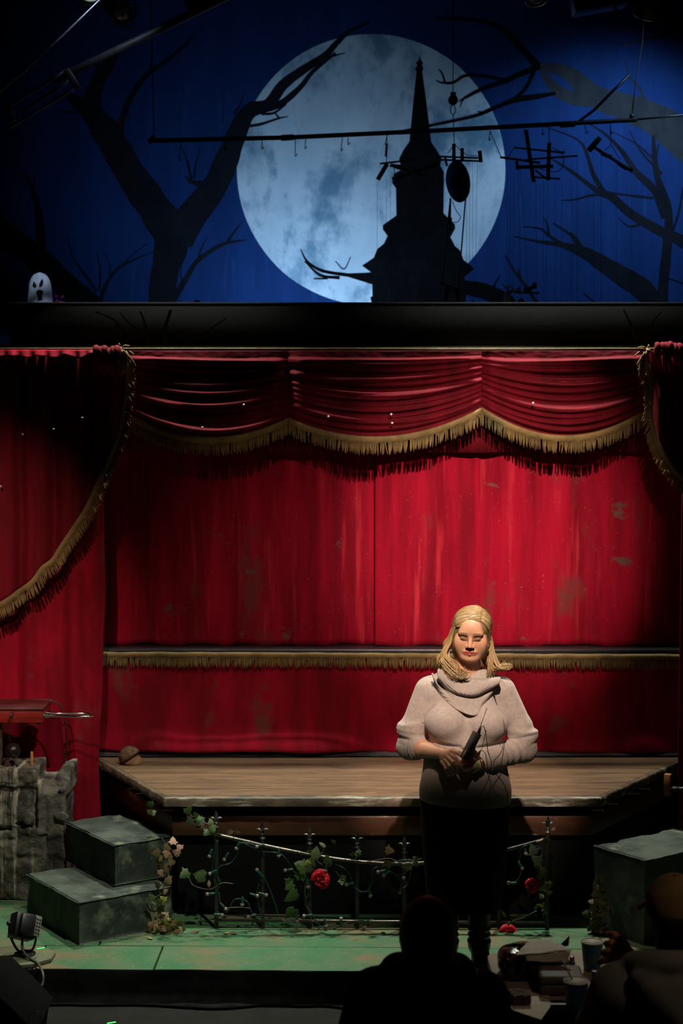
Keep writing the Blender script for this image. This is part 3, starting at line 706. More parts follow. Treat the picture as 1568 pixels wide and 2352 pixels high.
# ---- SDF tools: smooth-blended solids turned into one continuous surface
def smin(a, b, k):
    h = np.clip(.5 + .5 * (b - a) / k, 0, 1); return b * (1 - h) + a * h - k * h * (1 - h)
class Sdf:
    def __init__(s, xs, ys, zs, far=.12):
        s.ax = [np.asarray(q, dtype=np.float32) for q in (xs, ys, zs)]
        s.f = np.full([len(q) for q in s.ax], far, dtype=np.float32); s.far = far
    def sub(s, lo, hi, pad):
        sl, g = [], []
        for i in range(3):
            a = max(0, np.searchsorted(s.ax[i], lo[i] - pad)); b = min(len(s.ax[i]), np.searchsorted(s.ax[i], hi[i] + pad) + 1)
            sl.append(slice(a, b)); sh = [1, 1, 1]; sh[i] = -1; g.append(s.ax[i][a:b].reshape(sh))
        return tuple(sl), g
    def put(s, sl, d, k, op):
        if s.f[sl].size == 0: return
        F = s.f[sl]
        if op == '+': s.f[sl] = smin(F, d, k)
        elif op == '-': s.f[sl] = -smin(-F, d, k)
        elif op == '&': s.f[sl] = -smin(-F, -d, k)
    def ell(s, c, r, k=.01, op='+', R=None):
        c = np.asarray(c, float); r = np.asarray(r if hasattr(r, '__len__') else (r, r, r), float); m = r.max()
        e = np.full(3, m) if R is not None else r
        sl, (X, Y, Z) = s.sub(c - e, c + e, .03 + k); X, Y, Z = X - c[0], Y - c[1], Z - c[2]
        if R is not None:
            X, Y, Z = (R[0][0] * X + R[1][0] * Y + R[2][0] * Z, R[0][1] * X + R[1][1] * Y + R[2][1] * Z, R[0][2] * X + R[1][2] * Y + R[2][2] * Z)
        k0 = np.sqrt((X / r[0]) ** 2 + (Y / r[1]) ** 2 + (Z / r[2]) ** 2); k1 = np.sqrt((X / r[0] ** 2) ** 2 + (Y / r[1] ** 2) ** 2 + (Z / r[2] ** 2) ** 2) + 1e-9
        s.put(sl, np.where(k0 < 1e-4, -r.min(), k0 * (k0 - 1) / k1), k, op)
    def cap(s, a, b, ra, rb=None, k=.01, op='+', wav=None):
        rb = ra if rb is None else rb; a = np.asarray(a, float); b = np.asarray(b, float); m = max(ra, rb)
        sl, (X, Y, Z) = s.sub(np.minimum(a, b) - m, np.maximum(a, b) + m, .03 + k)
        d = b - a; L2 = max(d @ d, 1e-9)
        t = np.clip(((X - a[0]) * d[0] + (Y - a[1]) * d[1] + (Z - a[2]) * d[2]) / L2, 0, 1)
        r = ra + (rb - ra) * t
        if wav is not None:
            amp, fq, t0, t1 = wav; win = np.clip((t - t0) / .1, 0, 1) * np.clip((t1 - t) / .1, 0, 1); r = r + amp * np.sin(fq * t + 6 * Z + 9 * X) * win
        s.put(sl, np.sqrt((X - a[0] - d[0] * t) ** 2 + (Y - a[1] - d[1] * t) ** 2 + (Z - a[2] - d[2] * t) ** 2) - r, k, op)
    def chain(s, pts, rs, k=.006, op='+'):
        for i in range(len(pts) - 1): s.cap(pts[i], pts[i + 1], rs[i], rs[i + 1], k, op)
    def box(s, c, h, rad=.01, k=.01, op='+', R=None):
        c = np.asarray(c, float); h = np.asarray(h, float); e = np.full(3, np.linalg.norm(h)) if R is not None else h
        sl, (X, Y, Z) = s.sub(c - e, c + e, .04 + k); X, Y, Z = X - c[0], Y - c[1], Z - c[2]
        if R is not None:
            X, Y, Z = (R[0][0] * X + R[1][0] * Y + R[2][0] * Z, R[0][1] * X + R[1][1] * Y + R[2][1] * Z, R[0][2] * X + R[1][2] * Y + R[2][2] * Z)
        qx, qy, qz = np.abs(X) - h[0] + rad, np.abs(Y) - h[1] + rad, np.abs(Z) - h[2] + rad
        d = np.sqrt(np.maximum(qx, 0) ** 2 + np.maximum(qy, 0) ** 2 + np.maximum(qz, 0) ** 2) + np.minimum(np.maximum(np.maximum(qx, qy), qz), 0) - rad
        s.put(sl, d, k, op)
    def plane(s, n, d0, k=.004):        # keep the half-space n.p > d0
        X, Y, Z = [q.reshape([-1 if i == j else 1 for j in range(3)]) for i, q in enumerate(s.ax)]
        s.f = -smin(-s.f, (n[0] * X + n[1] * Y + n[2] * Z - d0), k)
    def disp(s, fn): 
        X, Y, Z = [q.reshape([-1 if i == j else 1 for j in range(3)]) for i, q in enumerate(s.ax)]
        s.f = (s.f + fn(X, Y, Z)).astype(np.float32)
    def front_y(s, x, z):
        i = int(np.clip(np.searchsorted(s.ax[0], x), 0, len(s.ax[0]) - 1)); k = int(np.clip(np.searchsorted(s.ax[2], z), 0, len(s.ax[2]) - 1))
        col = s.f[i, :, k]; w = np.where(col < 0)[0]
        if len(w) == 0: return None
        j = w[0]
        if j == 0: return float(s.ax[1][0])
        t = col[j - 1] / (col[j - 1] - col[j]); return float(s.ax[1][j - 1] + (s.ax[1][j] - s.ax[1][j - 1]) * t)
    def mesh(s):
        f = s.f; ins = f < 0; nx, ny, nz_ = f.shape
        c = [ins[a:nx - 1 + a, b:ny - 1 + b, d:nz_ - 1 + d] for a in (0, 1) for b in (0, 1) for d in (0, 1)]
        cnt = sum(q.astype(np.int8) for q in c); act = (cnt > 0) & (cnt < 8)
        I, J, K = np.nonzero(act); n = len(I); idx = np.full(act.shape, -1, np.int64); idx[I, J, K] = np.arange(n)
        acc = np.zeros((n, 3)); num = np.zeros(n)
        corners = [(a, b, d) for a in (0, 1) for b in (0, 1) for d in (0, 1)]
        for p in corners:
            for axx in range(3):
                if p[axx]: continue
                q = list(p); q[axx] = 1
                f0 = f[I + p[0], J + p[1], K + p[2]].astype(float); f1 = f[I + q[0], J + q[1], K + q[2]].astype(float)
                m = (f0 < 0) != (f1 < 0); t = np.where(m, f0 / np.where(m, f0 - f1, 1), 0)
                P0 = np.stack([s.ax[0][I + p[0]], s.ax[1][J + p[1]], s.ax[2][K + p[2]]], 1); P1 = np.stack([s.ax[0][I + q[0]], s.ax[1][J + q[1]], s.ax[2][K + q[2]]], 1)
                acc += np.where(m[:, None], P0 + (P1 - P0) * t[:, None], 0); num += m
        V = acc / num[:, None]; quads = []
        for axx in range(3):
            u, v = [(1, 2), (2, 0), (0, 1)][axx]
            sl0 = [slice(None)] * 3; sl1 = [slice(None)] * 3; sl0[axx] = slice(0, -1); sl1[axx] = slice(1, None)
            for q in (u, v): sl0[q] = slice(1, -1); sl1[q] = slice(1, -1)
            a, b = ins[tuple(sl0)], ins[tuple(sl1)]
            for flip, m in ((False, a & ~b), (True, ~a & b)):
                g = list(np.nonzero(m)); g[u] = g[u] + 1; g[v] = g[v] + 1
                def cell(du, dv):
                    h = list(g); h[u] = h[u] - du; h[v] = h[v] - dv; return idx[h[0], h[1], h[2]]
                Q = np.stack([cell(1, 1), cell(0, 1), cell(0, 0), cell(1, 0)], 1)
                quads.append(Q[:, ::-1] if flip else Q)
        Q = np.concatenate(quads); Q = Q[(Q >= 0).all(1)]
        return V, Q
def add_np(name, VQ, m, parent=None, loc=(0, 0, 0), smooth=True):
    """mesh from local numpy vertices; the object sits at loc (relative to parent)"""
    V, Q = VQ; me = bpy.data.meshes.new(name)
    me.vertices.add(len(V)); me.vertices.foreach_set('co', np.asarray(V, dtype=np.float32).ravel())
    me.loops.add(Q.size); me.loops.foreach_set('vertex_index', Q.astype(np.int32).ravel())
    me.polygons.add(len(Q)); me.polygons.foreach_set('loop_start', np.arange(0, Q.size, 4, dtype=np.int32))
    me.update(calc_edges=True); me.validate()
    if smooth: me.polygons.foreach_set('use_smooth', np.ones(len(me.polygons), dtype=bool))
    for x in (m if isinstance(m, (list, tuple)) else [m]): me.materials.append(x)
    o = bpy.data.objects.new(name, me); COL.objects.link(o); o.location = loc
    if parent is not None: o.parent = parent
    return o
def lin(a, b, h): return np.linspace(a, b, max(2, int(round((b - a) / h)) + 1))
def nfield(V, fr, seed=0.):
    return np.array([nz(v[0] * fr + seed, v[1] * fr, v[2] * fr) for v in V])

# ---- broken carved stone at far left
YS = 8.76; sS = sc(YS)
def SX(px): return at(px, 1900, YS).x
def SZ(py): return at(100, py, YS).z
x0, x1 = -2.12, SX(148); zt = SZ(1768)
S = Sdf(lin(x0 - .02, x1 + .06, .0075), lin(YS - .03, YS + .36, .0085), lin(-.02, zt + .06, .0075))
ym = YS + .155
S.box(((x0 + SX(84)) / 2, ym, zt / 2), ((SX(84) - x0) / 2, .155, zt / 2), .008, .004)
S.box(((x0 + x1) / 2, ym, SZ(1800) / 2), ((x1 - x0) / 2, .155, SZ(1800) / 2), .008, .02)
# rising fragment at the right side and the eaten-out notch
S.box((SX(141), YS + .19, SZ(1802)), (.036, .125, .066), .01, .012)
S.ell((SX(113), YS + .12, SZ(1772)), (.034, .34, .034), .015, '-'); S.ell((SX(128), YS + .12, SZ(1768)), (.040, .34, .026), .015, '-')
S.ell((SX(118), YS - .02, SZ(1802)), (.085, .075, .050), .02, '-'); S.ell((SX(150), YS + .06, SZ(1778)), (.05, .05, .030), .015, '-')
S.ell((SX(92), YS + .02, SZ(1768)), (.03, .09, .03), .02, '-')
# carved courses on the front face
S.box(((x0 + SX(84)) / 2, YS - .002, SZ(1803)), ((SX(84) - x0) / 2, .007, .006), .003, .006, '-')
S.box(((x0 + SX(84)) / 2, YS + .005, SZ(1858)), ((SX(90) - x0) / 2, .026, .112), .02, .012, '-')
S.box(((x0 + SX(70)) / 2, YS + .02, SZ(1862)), ((SX(74) - x0) / 2, .026, .085), .02, .02, '+')
S.box((SX(105), YS - .002, SZ(1900)), (.006, .008, .16), .003, .01, '-')
rs_ = np.random.RandomState(3)
for i in range(60):
    S.ell((rs_.uniform(x0, x1), YS + rs_.uniform(-.012, .006), rs_.uniform(.02, zt)), (rs_.uniform(.015, .06), rs_.uniform(.006, .012), rs_.uniform(.01, .035)), .016, '-' if i % 2 else '+')
for i in range(16):
    S.ell((rs_.uniform(x0, SX(84)), YS + rs_.uniform(-.01, .31), zt + rs_.uniform(-.004, .008)), (rs_.uniform(.02, .05), .03, rs_.uniform(.005, .012)), .01, '-' if i % 2 else '+')
V, Q = S.mesh()
V = V + (nfield(V, 30)[:, None] * .005 + nfield(V, 11, 5.)[:, None] * .012) * np.array([.5, 1, .7])
base = Vector(((x0 + x1) / 2, YS + .15, 0))
o = add_np('broken_stone', (V - np.array(base), Q), MAT['stone'], None, base); tag(o, 'tall broken carved stone block with pale drips, at the far left under the red box', 'stone')

# ---- theremin on its stand, with cord
red_wood = mat('red_stained_wood', (.26, .018, .014), (.15, .010, .008), 4, (.35, .7), (1, 6, 6), rough=.34, spec=.5, coat=.2, bump=.12, bscale=30, bstretch=(.6, 8, 8))
th_lid = mat('dark_red_lid', (.060, .012, .014), (.10, .02, .02), 8, rough=.45, spec=.4)
chrome = mat('chrome', (.75, .75, .76), rough=.10, metal=1.0)
rub = mat('black_rubber_cord', (.012, .012, .012), rough=.5, spec=.5)
YT = 8.90
th = thing('theremin', 'red wooden theremin box with a chrome loop and cords, on the broken stone', 'instrument', (at(20, 1700, YT).x, YT, zt))
tr_ = at(100, 1660, YT - .1); xR = tr_.x; zb = tr_.z; ztop_b = at(95, 1626, YT - .1).z
add('case', prism([Vector((-2.35, YT - .1, zb)), Vector((xR - .004, YT - .1, zb)), Vector((xR - .004, YT + .16, zb)), Vector((-2.35, YT + .16, zb))], (0, 0, ztop_b - zb - .012), .004), red_wood, th, sharp=40)
add('lid', prism([Vector((-2.36, YT - .108, ztop_b - .0115)), Vector((xR + .002, YT - .108, ztop_b - .0115)), Vector((xR + .002, YT + .17, ztop_b - .0115)), Vector((-2.36, YT + .17, ztop_b - .0115))], (0, 0, .0115), .003), th_lid, th, sharp=40)
for yy in (YT - .06, YT + .12):
    add('foot', lathe([(.012, -.012), (.014, 0)], 14, (xR - .03, yy, zb - .001)), rub, th, sharp=40)
zl_ = at(150, 1641, YT).z
loop = [(xR - .01, YT - .035), (xR + .06, YT - .035), (xR + .20, YT - .045), (xR + .235, YT - .02), (xR + .245, YT), (xR + .235, YT + .02), (xR + .20, YT + .045), (xR + .06, YT + .035), (xR - .01, YT + .035)]
add('loop_antenna', tube(spline([Vector((a, b, zl_ - (a - xR) * .02)) for a, b in loop], 6), .006, 10), chrome, th)
add('socket', tube([Vector((xR - .004, YT - .035, zl_)), Vector((xR + .022, YT - .035, zl_))], .011, 12), chrome, th, sharp=40)
add('socket', tube([Vector((xR - .004, YT + .035, zl_)), Vector((xR + .022, YT + .035, zl_))], .011, 12), chrome, th, sharp=40)
xpst = at(1, 1700, YT - .02).x
add('stand_post', tube([Vector((xpst, YT - .02, zt - .002)), Vector((xpst, YT - .02, zb))], .011, 12), mat('grey_post', (.12, .10, .08), rough=.4, metal=.6), th, sharp=40)
c0 = at(105, 1614, YT + .1)
add('cord', tube(spline([c0 + Vector((0, 0, -.01)), at(120, 1611, YT + .12), at(138, 1621, YT + .13), at(147, 1645, YT + .13), at(152, 1680, YT + .13), at(154, 1710, YT + .14), at(149, 1745, YT + .14), at(147, 1775, YT + .15), at(147, 1800, YT + .15)], 8), .0042, 8), rub, th)
add('cord', tube(spline([at(27, 1640, YT - .10), at(26, 1643, YT - .125), at(20, 1660, YT - .12), at(19, 1685, YT - .10), at(26, 1706, YT - .06)], 8), .0036, 8), rub, th)
add('cord_plug', tube([at(28, 1638, YT - .098), at(24, 1645, YT - .128)], [.0075, .005], 10), rub, th)
bl = thing('black_ball', 'glossy black ball shaker with a round mouth, lying on the broken stone', 'ball', at(31, 1740, YT - .06))
bc = at(30, 1724, YT - .06); br_ = 17.5 / sc(YT)
bmat = mat('glossy_black', (.012, .010, .008), rough=.34, spec=.4)
add('shell', ball(bc, br_, 28, 18), bmat, bl)
add('rim', lathe([(.008, 0), (.013, .002), (.013, .007), (.009, .008)], 16), bmat, bl, origin=(0, 0, 0)).matrix_local = TR(bc + Vector((.008, -br_ * .80, -br_ * .55)) - wloc(bl), (math.radians(122), 0, 0))
add('foot', lathe([(.019, -.002), (.016, .006), (.010, .010)], 16, (bc.x + .006, bc.y, zt + .002)), bmat, bl, sharp=40)
pd = at(73, 1740, YT - .02)
o = add('wooden_peg', lathe([(.0075, 0), (.0075, .068), (.006, .072), (.002, .074)], 14, (pd.x, pd.y, zt - .002)), mat('light_peg_wood', (.46, .20, .06), (.38, .15, .045), 10, stretch=(1, 1, .2), rough=.5), sharp=40)
tag(o, 'short pale wooden peg standing upright on the broken stone', 'peg')

# ---- coconut half on the platform
coco = thing('coconut_half', 'hairy brown coconut with a broken shell standing on the left of the platform', 'coconut', atz(300, 1754, ZP))
cc = wloc(coco); rc = 25.5 / sc(9.0)
cm = mat('coconut_husk', (.16, .075, .035), (.06, .026, .012), 30, (.4, .6), (1, 1, 3), rough=.85, bump=1.0, bscale=60, bstretch=(3, 3, .6), bdist=.006)
cm2 = mat('coconut_inner', (.27, .12, .055), (.2, .085, .04), 18, rough=.75, bump=.4, bscale=50)
def halfshell(r, t, n=26, m=10):
    V, F = [], []
    prof = [(math.sin(a) * r, math.cos(a) * r * 1.04) for a in [math.pi / 2 * i / m for i in range(m + 1)]] + [(math.sin(a) * (r - t), math.cos(a) * (r - t)) for a in [math.pi / 2 * (1 - i / m) for i in range(m + 1)]]
    for q, z in prof:
        for k in range(n):
            a = 2 * math.pi * k / n; j = 1 + .03 * nz(math.cos(a) * 3, math.sin(a) * 3, z * 30); V.append(Vector((max(q, 1e-4) * math.cos(a) * j, max(q, 1e-4) * math.sin(a) * j, z)))
    for i in range(len(prof) - 1):
        for k in range(n): F.append((i * n + k, (i + 1) * n + k, (i + 1) * n + (k + 1) % n, i * n + (k + 1) % n))
    return V, F
add('husk', xf(halfshell(rc, .005), TR(cc + Vector((-.004, 0, rc * .62)), (0, math.radians(-32), 0), (1.05, 1, 1))), cm, coco)
add('inner_shell', xf(halfshell(rc * .93, .005), TR(cc + Vector((.010, 0, .001)), (0, math.radians(3), 0), (1.05, 1, .95))), cm2, coco)

# ================================================================== FENCE, LIGHTS, IVY
YFn = 8.28
fence = thing('iron_fence', 'low dark iron fence with leaf finials and sagging rail before the platform', 'fence', (at(876, 2140, YFn).x, YFn, 0))
POST = [(497, 1864), (603, 1890), (711, 1902), (820, 1911), (928, 1923), (1037, 1916), (1146, 1900), (1256, 1876)]
def finial(p):
    """fleur finial: spear and curled side leaves above collars; p = base point"""
    out = [lathe([(.011, 0), (.015, .004), (.011, .010), (.009, .016), (.013, .022), (.013, .026), (.007, .031)], 12, p)]
    def blade(d, h, w):
        n = 7; V, F = [], []
        for i in range(n + 1):
            t = i / n; cx = d * (t ** 1.7); cz = .029 + h * t - (abs(d) * .55 * t ** 4)
            ww = w * math.sin(math.pi * (.12 + .88 * t) ** .8) + .0006
            for s in (-1, 1): V += [p + Vector((cx - (ww if d == 0 else 0) * s * 1., -.004 * s if d else 0, cz)) + Vector((0, 0, 0))] if d == 0 else [p + Vector((cx, s * ww, cz))]
            V += [p + Vector((cx, -.006, cz)), p + Vector((cx, .006, cz))] if d == 0 else [p + Vector((cx - .003 * (1 if d > 0 else -1), 0, cz + .004)), p + Vector((cx + .002, 0, cz - .003))]
        for i in range(n):
            a = i * 4; b = a + 4
            for q in ((0, 2), (2, 1), (1, 3), (3, 0)): F.append((a + q[0], a + q[1], b + q[1], b + q[0]))
        F += [(0, 2, 1, 3), (n * 4, n * 4 + 3, n * 4 + 1, n * 4 + 2)]
        return V, F
    out.append(blade(0, .056, .0110)); out.append(blade(.030, .036, .008)); out.append(blade(-.030, .036, .008))
    f1 = blade(.018, .034, .006)
    return join(*out)
fin_m = mat('aged_silver_iron', (.16, .16, .15), (.03, .03, .03), 30, (.4, .65), rough=.4, metal=.7)
tops = []
for px, py in POST:
    b = at(px, 2146, YFn); tip = at(px, py, YFn); zc = tip.z - .081
    p = add('post', tube([Vector((b.x, YFn, 0)), Vector((b.x, YFn, zc))], .0105, 12), MAT['iron'], fence, sharp=50)
    add('collar', lathe([(.0105, 0), (.0145, .003), (.0145, .013), (.0105, .016)], 14, (b.x, YFn, zc - .045)), MAT['iron'], p, sharp=50)
    add('finial', finial(Vector((b.x, YFn, zc))), fin_m, p, sharp=50); tops.append((b.x, zc))
rail_px = [(497, 1917), (603, 1941), (711, 1963), (820, 1979), (928, 1984), (1037, 1976), (1146, 1956), (1256, 1927)]
rp = spline([at(a, b, YFn - .012) for a, b in rail_px], 8)
add('top_rail', tube(rp, .0095, 12), MAT['pipe'], fence)
add('bottom_rail', tube([at(497, 2113, YFn - .012), at(880, 2117, YFn - .012), at(1256, 2120, YFn - .012)], .008, 12), MAT['pipe'], fence)
for i in range(0, 8):
    for j in (0, 1):
        if i == 7 and j: continue
        k = min(len(rp) - 1, i * 8 + 3 + j * 3)
        if i in (0, 1, 2, 6): 
            q = rp[k]; add('cable_tie', lathe([(.0112, -.002), (.0112, .002)], 10), rub, fence, origin=(0, 0, 0)).matrix_local = TR(q - wloc(fence), (0, math.pi / 2, 0))

# fairy-light strings
wire_m = mat('green_wire', (.012, .055, .038), rough=.5, spec=.4)
sock_m = mat('green_socket', (.015, .075, .055), rough=.45)
bulb_m = mat('clear_bulb', (.46, .35, .33), rough=.12, spec=.6, trans=.45)
def light_string(label, paths, bulbs, Y=YFn - .026):
    t = thing('light_string', label, 'string lights', at(bulbs[0][0], 2140, Y), 'fairy light strings on the fence')
    for pth in paths:
        P = spline([at(a, b, Y + .006 * math.sin(a * .9 + b)) for a, b in pth], 8); tw = []
        tw2 = []
        for i, p in enumerate(P):
            tw.append(p + Vector((.0022 * math.cos(i * 1.9), .0022 * math.sin(i * 1.9), .0022 * math.sin(i * 1.1)))); tw2.append(p - Vector((.0022 * math.cos(i * 1.9), .0022 * math.sin(i * 1.9), .0022 * math.sin(i * 1.1))))
        add('wire', join(tube(tw, .0019, 5), tube(tw2, .0019, 5)), wire_m, t)
    for (bx, by_, ang) in bulbs:
        b = at(bx, by_, Y - .01); d = Vector((math.cos(math.radians(ang)), -.15, math.sin(math.radians(ang)))).normalized()
        s_ = add('socket', tube([b + d * .010, b + d * .016, b + d * .036, b + d * .040], [.0062, .0070, .0055, .0035], 8), sock_m, t, sharp=50)
        add('bulb', ball(b, .0098, 12, 8), bulb_m, s_)
light_string('green wired string of clear fairy bulbs winding along the left half of the fence', [
    [(600, 1945), (555, 1936), (545, 1960), (530, 1982), (505, 1990), (499, 2010), (506, 2030), (497, 2052), (495, 2090), (512, 2100), (525, 2090), (535, 2070), (548, 2064), (568, 2072), (578, 2095), (600, 2112), (590, 2060), (595, 2030), (603, 2012), (618, 2040), (632, 2078), (645, 2112), (680, 2118)],
    [(500, 1930), (490, 1970), (488, 2000), (494, 2030)], [(560, 1937), (600, 1955), (640, 1960), (662, 1980), (672, 1998), (690, 2015), (708, 2022), (710, 2050), (700, 2075), (716, 2100), (740, 2130), (775, 2130)]],
    [(543, 1949, 65), (515, 1974, 60), (590, 1945, 20), (481, 1967, 70), (482, 2007, 30), (590, 1998, -50), (476, 2054, 10), (510, 2102, 170), (518, 2088, 130), (556, 2078, 85), (591, 2058, 160), (611, 2056, 160), (570, 2106, 20), (655, 1999, 10), (640, 1966, 90), (747, 2000, 80), (707, 2037, 95), (698, 2104, 10), (682, 2116, 90), (748, 2127, 100)])
light_string('green wired string of clear fairy bulbs mid fence, left of the speaker', [
    [(770, 1985), (790, 1995), (806, 2015), (812, 2035), (828, 2048), (845, 2045), (855, 2020), (855, 2000), (870, 1990), (890, 1998), (910, 2012), (922, 2030), (918, 2046)], [(760, 2138), (790, 2122), (820, 2114), (840, 2115), (856, 2112)], [(880, 1988), (905, 1980), (940, 1975), (965, 1985)]],
    [(795, 2032, 15), (850, 2058, 100), (881, 2011, 40), (918, 2049, 80), (927, 2017, -60), (783, 2110, -90), (836, 2130, 95), (868, 2003, 15)])
light_string('green wired string of clear fairy bulbs on the right end of the fence', [
    [(1190, 1960), (1205, 1942), (1230, 1942), (1248, 1955), (1256, 1985), (1255, 2010)], [(1200, 1955), (1192, 1975), (1196, 2000), (1188, 2022), (1170, 2030)], [(1175, 2116), (1200, 2108), (1232, 2092)]],
    [(1207, 1960, 100), (1199, 1994, 120), (1168, 2028, 0), (1243, 1997, 150), (1254, 2045, 100), (1248, 2091, 90)])

# ---- ivy: separate lobed leaves on stems
def leaf_mesh(name, kind):
    if kind == 'ivy':
        out = [(0, -.02), (.30, -.16), (.42, .10), (.72, .22), (.40, .42), (.34, .68), (0, 1.05), (-.34, .68), (-.40, .42), (-.72, .22), (-.42, .10), (-.30, -.16)]
    elif kind == 'broad':
        out = [(0, .06), (.26, -.06), (.50, .14), (.52, .40), (.30, .78), (0, 1.15), (-.30, .78), (-.52, .40), (-.50, .14), (-.26, -.06)]
    else:
        out = [(0, 0), (.18, .15), (.27, .45), (.2, .8), (0, 1.1), (-.2, .8), (-.27, .45), (-.18, .15)]
    V = [(0, .42, .06), (0, .0, 0), (0, .8, -.02)]; n = len(out)
    V += [(a, b, -.16 * abs(a) ** 1.3 - .1 * max(0, b - .5)) for a, b in out]
    F = [(0, 3 + i, 3 + (i + 1) % n) for i in range(n)]
    V2 = [(a, b, c - .012) for a, b, c in V]; m = len(V)
    F += [(m + a, m + c, m + b) for a, b, c in F]
    F += [(3 + i, m + 3 + i, m + 3 + (i + 1) % n, 3 + (i + 1) % n) for i in range(n)]
    return V + V2, F
LEAFM = dict(
    green=mat('ivy_green', (.050, .105, .022), (.075, .125, .035), 14, rough=.5, spec=.4, rand=.35, spots=(((.20, .22, .09), 20, .60, .7, (1, 1, 1)),)),
    pale=mat('ivy_pale_green', (.150, .190, .085), (.09, .13, .05), 12, rough=.5, spec=.35, rand=.3), grey=mat('ivy_grey_green', (.10, .125, .085), (.06, .08, .055), 12, rough=.55, rand=.3),
    yellow=mat('ivy_yellow', (.30, .26, .05), (.20, .19, .04), 14, rough=.5, rand=.3), brown=mat('ivy_dry_brown', (.200, .120, .052), (.12, .065, .028), 12, rough=.7, rand=.35),
    pink=mat('ivy_dry_pink', (.36, .19, .13), (.26, .14, .09), 12, rough=.65, rand=.25), tan=mat('ivy_tan', (.20, .135, .055), (.13, .09, .035), 12, rough=.65, rand=.3))
_leafme = {}
def leaf_me(kind, c):
    if (kind, c) not in _leafme:
        V, F = leaf_mesh('leaf', kind); me = bpy.data.meshes.new('leaf'); me.from_pydata(V, [], F); me.materials.append(LEAFM[c]); me.update()
        me.polygons.foreach_set('use_smooth', [True] * len(me.polygons)); me.set_sharp_from_angle(angle=math.radians(50)); _leafme[(kind, c)] = me
    return _leafme[(kind, c)]
def leaf(parent, px, py, Y, size, c, kind='ivy', r=rng, rot=None, flat=False):
    p = at(px, py, Y) if not isinstance(px, Vector) else px
    s = size / sc(Y); a = r.uniform(0, 6.28) if rot is None else math.radians(rot)
    rx = math.radians(90 + r.uniform(-38, 28)) if not flat else math.radians(r.uniform(-25, 25))
    m = TR(p - wloc(parent)) @ TR(rot=(0, 0, r.uniform(-.6, .6))) @ TR(rot=(rx, 0, 0)) @ TR(rot=(0, 0, a)) @ TR(scl=(s, s, s))
    return share('leaf', leaf_me(kind, c), parent, m)
stem_m = mat('vine_stem', (.13, .10, .045), (.07, .06, .03), 20, rough=.7)
def vine(label, Y, stems, leaves, cat='ivy', name='ivy_vine', base=None, group='ivy on the stage set'):
    b = base or at(stems[0][0][0], stems[0][0][1], Y)
    t = thing(name, label, cat, b)
    for st in stems:
        add('stem', tube(spline([at(a, b_, Y + .008 * math.sin(a * .3 + b_ * .2)) for a, b_ in st], 6), .0022, 6), stem_m, t)
    for l in leaves: leaf(t, l[0], l[1], Y - .012 - rng.uniform(0, .02), l[2], l[3], l[4] if len(l) > 4 else 'ivy')
    return t
def scatter(poly, n, size, cols, seed, kind='ivy', jit=10):
    r = random.Random(seed); out = []
    for i in range(n):
        t = r.random() * (len(poly) - 1); k = int(t); a, b = poly[k], poly[min(k + 1, len(poly) - 1)]; f = t - k
        out.append((a[0] + (b[0] - a[0]) * f + r.uniform(-jit, jit), a[1] + (b[1] - a[1]) * f + r.uniform(-jit, jit), r.uniform(*size), r.choice(cols), kind))
    return out
vine('trailing dry pinkish ivy hanging down the right corner of the left steps', 8.20, [[(372, 1925), (384, 1950), (372, 1985), (370, 2020), (376, 2045), (355, 2062), (342, 2056)], [(385, 1945), (402, 1955), (416, 1945)]],
     [(398, 1938, 18, 'pink'), (416, 1950, 16, 'pink'), (412, 1962, 16, 'pink'), (403, 1952, 15, 'pink'), (376, 1944, 18, 'tan'), (384, 1955, 17, 'pink'), (366, 1960, 19, 'tan'), (388, 1980, 18, 'tan'), (370, 1990, 19, 'tan'), (386, 2000, 17, 'brown'), (366, 2008, 16, 'pink'), (384, 2016, 19, 'brown'), (362, 2028, 17, 'tan'), (380, 2030, 15, 'brown'), (366, 1975, 15, 'brown'), (382, 2050, 14, 'brown'), (378, 2070, 16, 'yellow'), (352, 2066, 14, 'pale'), (362, 2072, 15, 'yellow'), (346, 2060, 12, 'yellow', 'slim'), (358, 2080, 14, 'pale', 'slim'), (372, 2062, 14, 'yellow'), (374, 1968, 14, 'tan'), (390, 1965, 14, 'tan')])
pile = thing('dry_ivy_pile', 'heap of dry brown ivy leaves on the stage floor at the left steps', 'ivy', atz(385, 2140, 0))
pr = random.Random(12)
for i in range(70):
    u = pr.gauss(0, .33); h = max(0, 1 - abs(u)) ; px = 378 + u * 62; py = 2150 - pr.random() * 44 * h - 4
    leaf(pile, px, py, 8.22 - pr.random() * .05, pr.uniform(11, 17), pr.choice(['brown', 'brown', 'tan', 'tan', 'brown', 'yellow']), 'ivy', pr)
sp_ = thing('dry_ivy_sprig', 'small curled dry ivy sprig on the floor at the near corner of the lower step', 'ivy', atz(282, 2155, 0))
add('stem', tube(spline([atz(262, 2152, .008), atz(280, 2147, .02), atz(300, 2152, .012), atz(322, 2149, .008)], 6), .002, 6), stem_m, sp_)
for a, b, s, c in ((282, 2138, 15, 'tan'), (272, 2148, 14, 'yellow'), (290, 2146, 13, 'brown'), (302, 2150, 12, 'tan'), (266, 2152, 13, 'pale')): leaf(sp_, a, b, 8.19, s, c, 'ivy', pr)
vine('dark green ivy sprig at the top left end of the fence, against the red-brown beam', 8.26, [[(422, 1862), (450, 1880), (470, 1890), (492, 1898)]],
     [(428, 1868, 20, 'green'), (440, 1880, 22, 'grey'), (455, 1884, 16, 'green'), (468, 1884, 24, 'grey'), (460, 1898, 20, 'green'), (484, 1898, 18, 'green'), (478, 1908, 16, 'green'), (450, 1868, 15, 'green'), (488, 1885, 14, 'pale')])
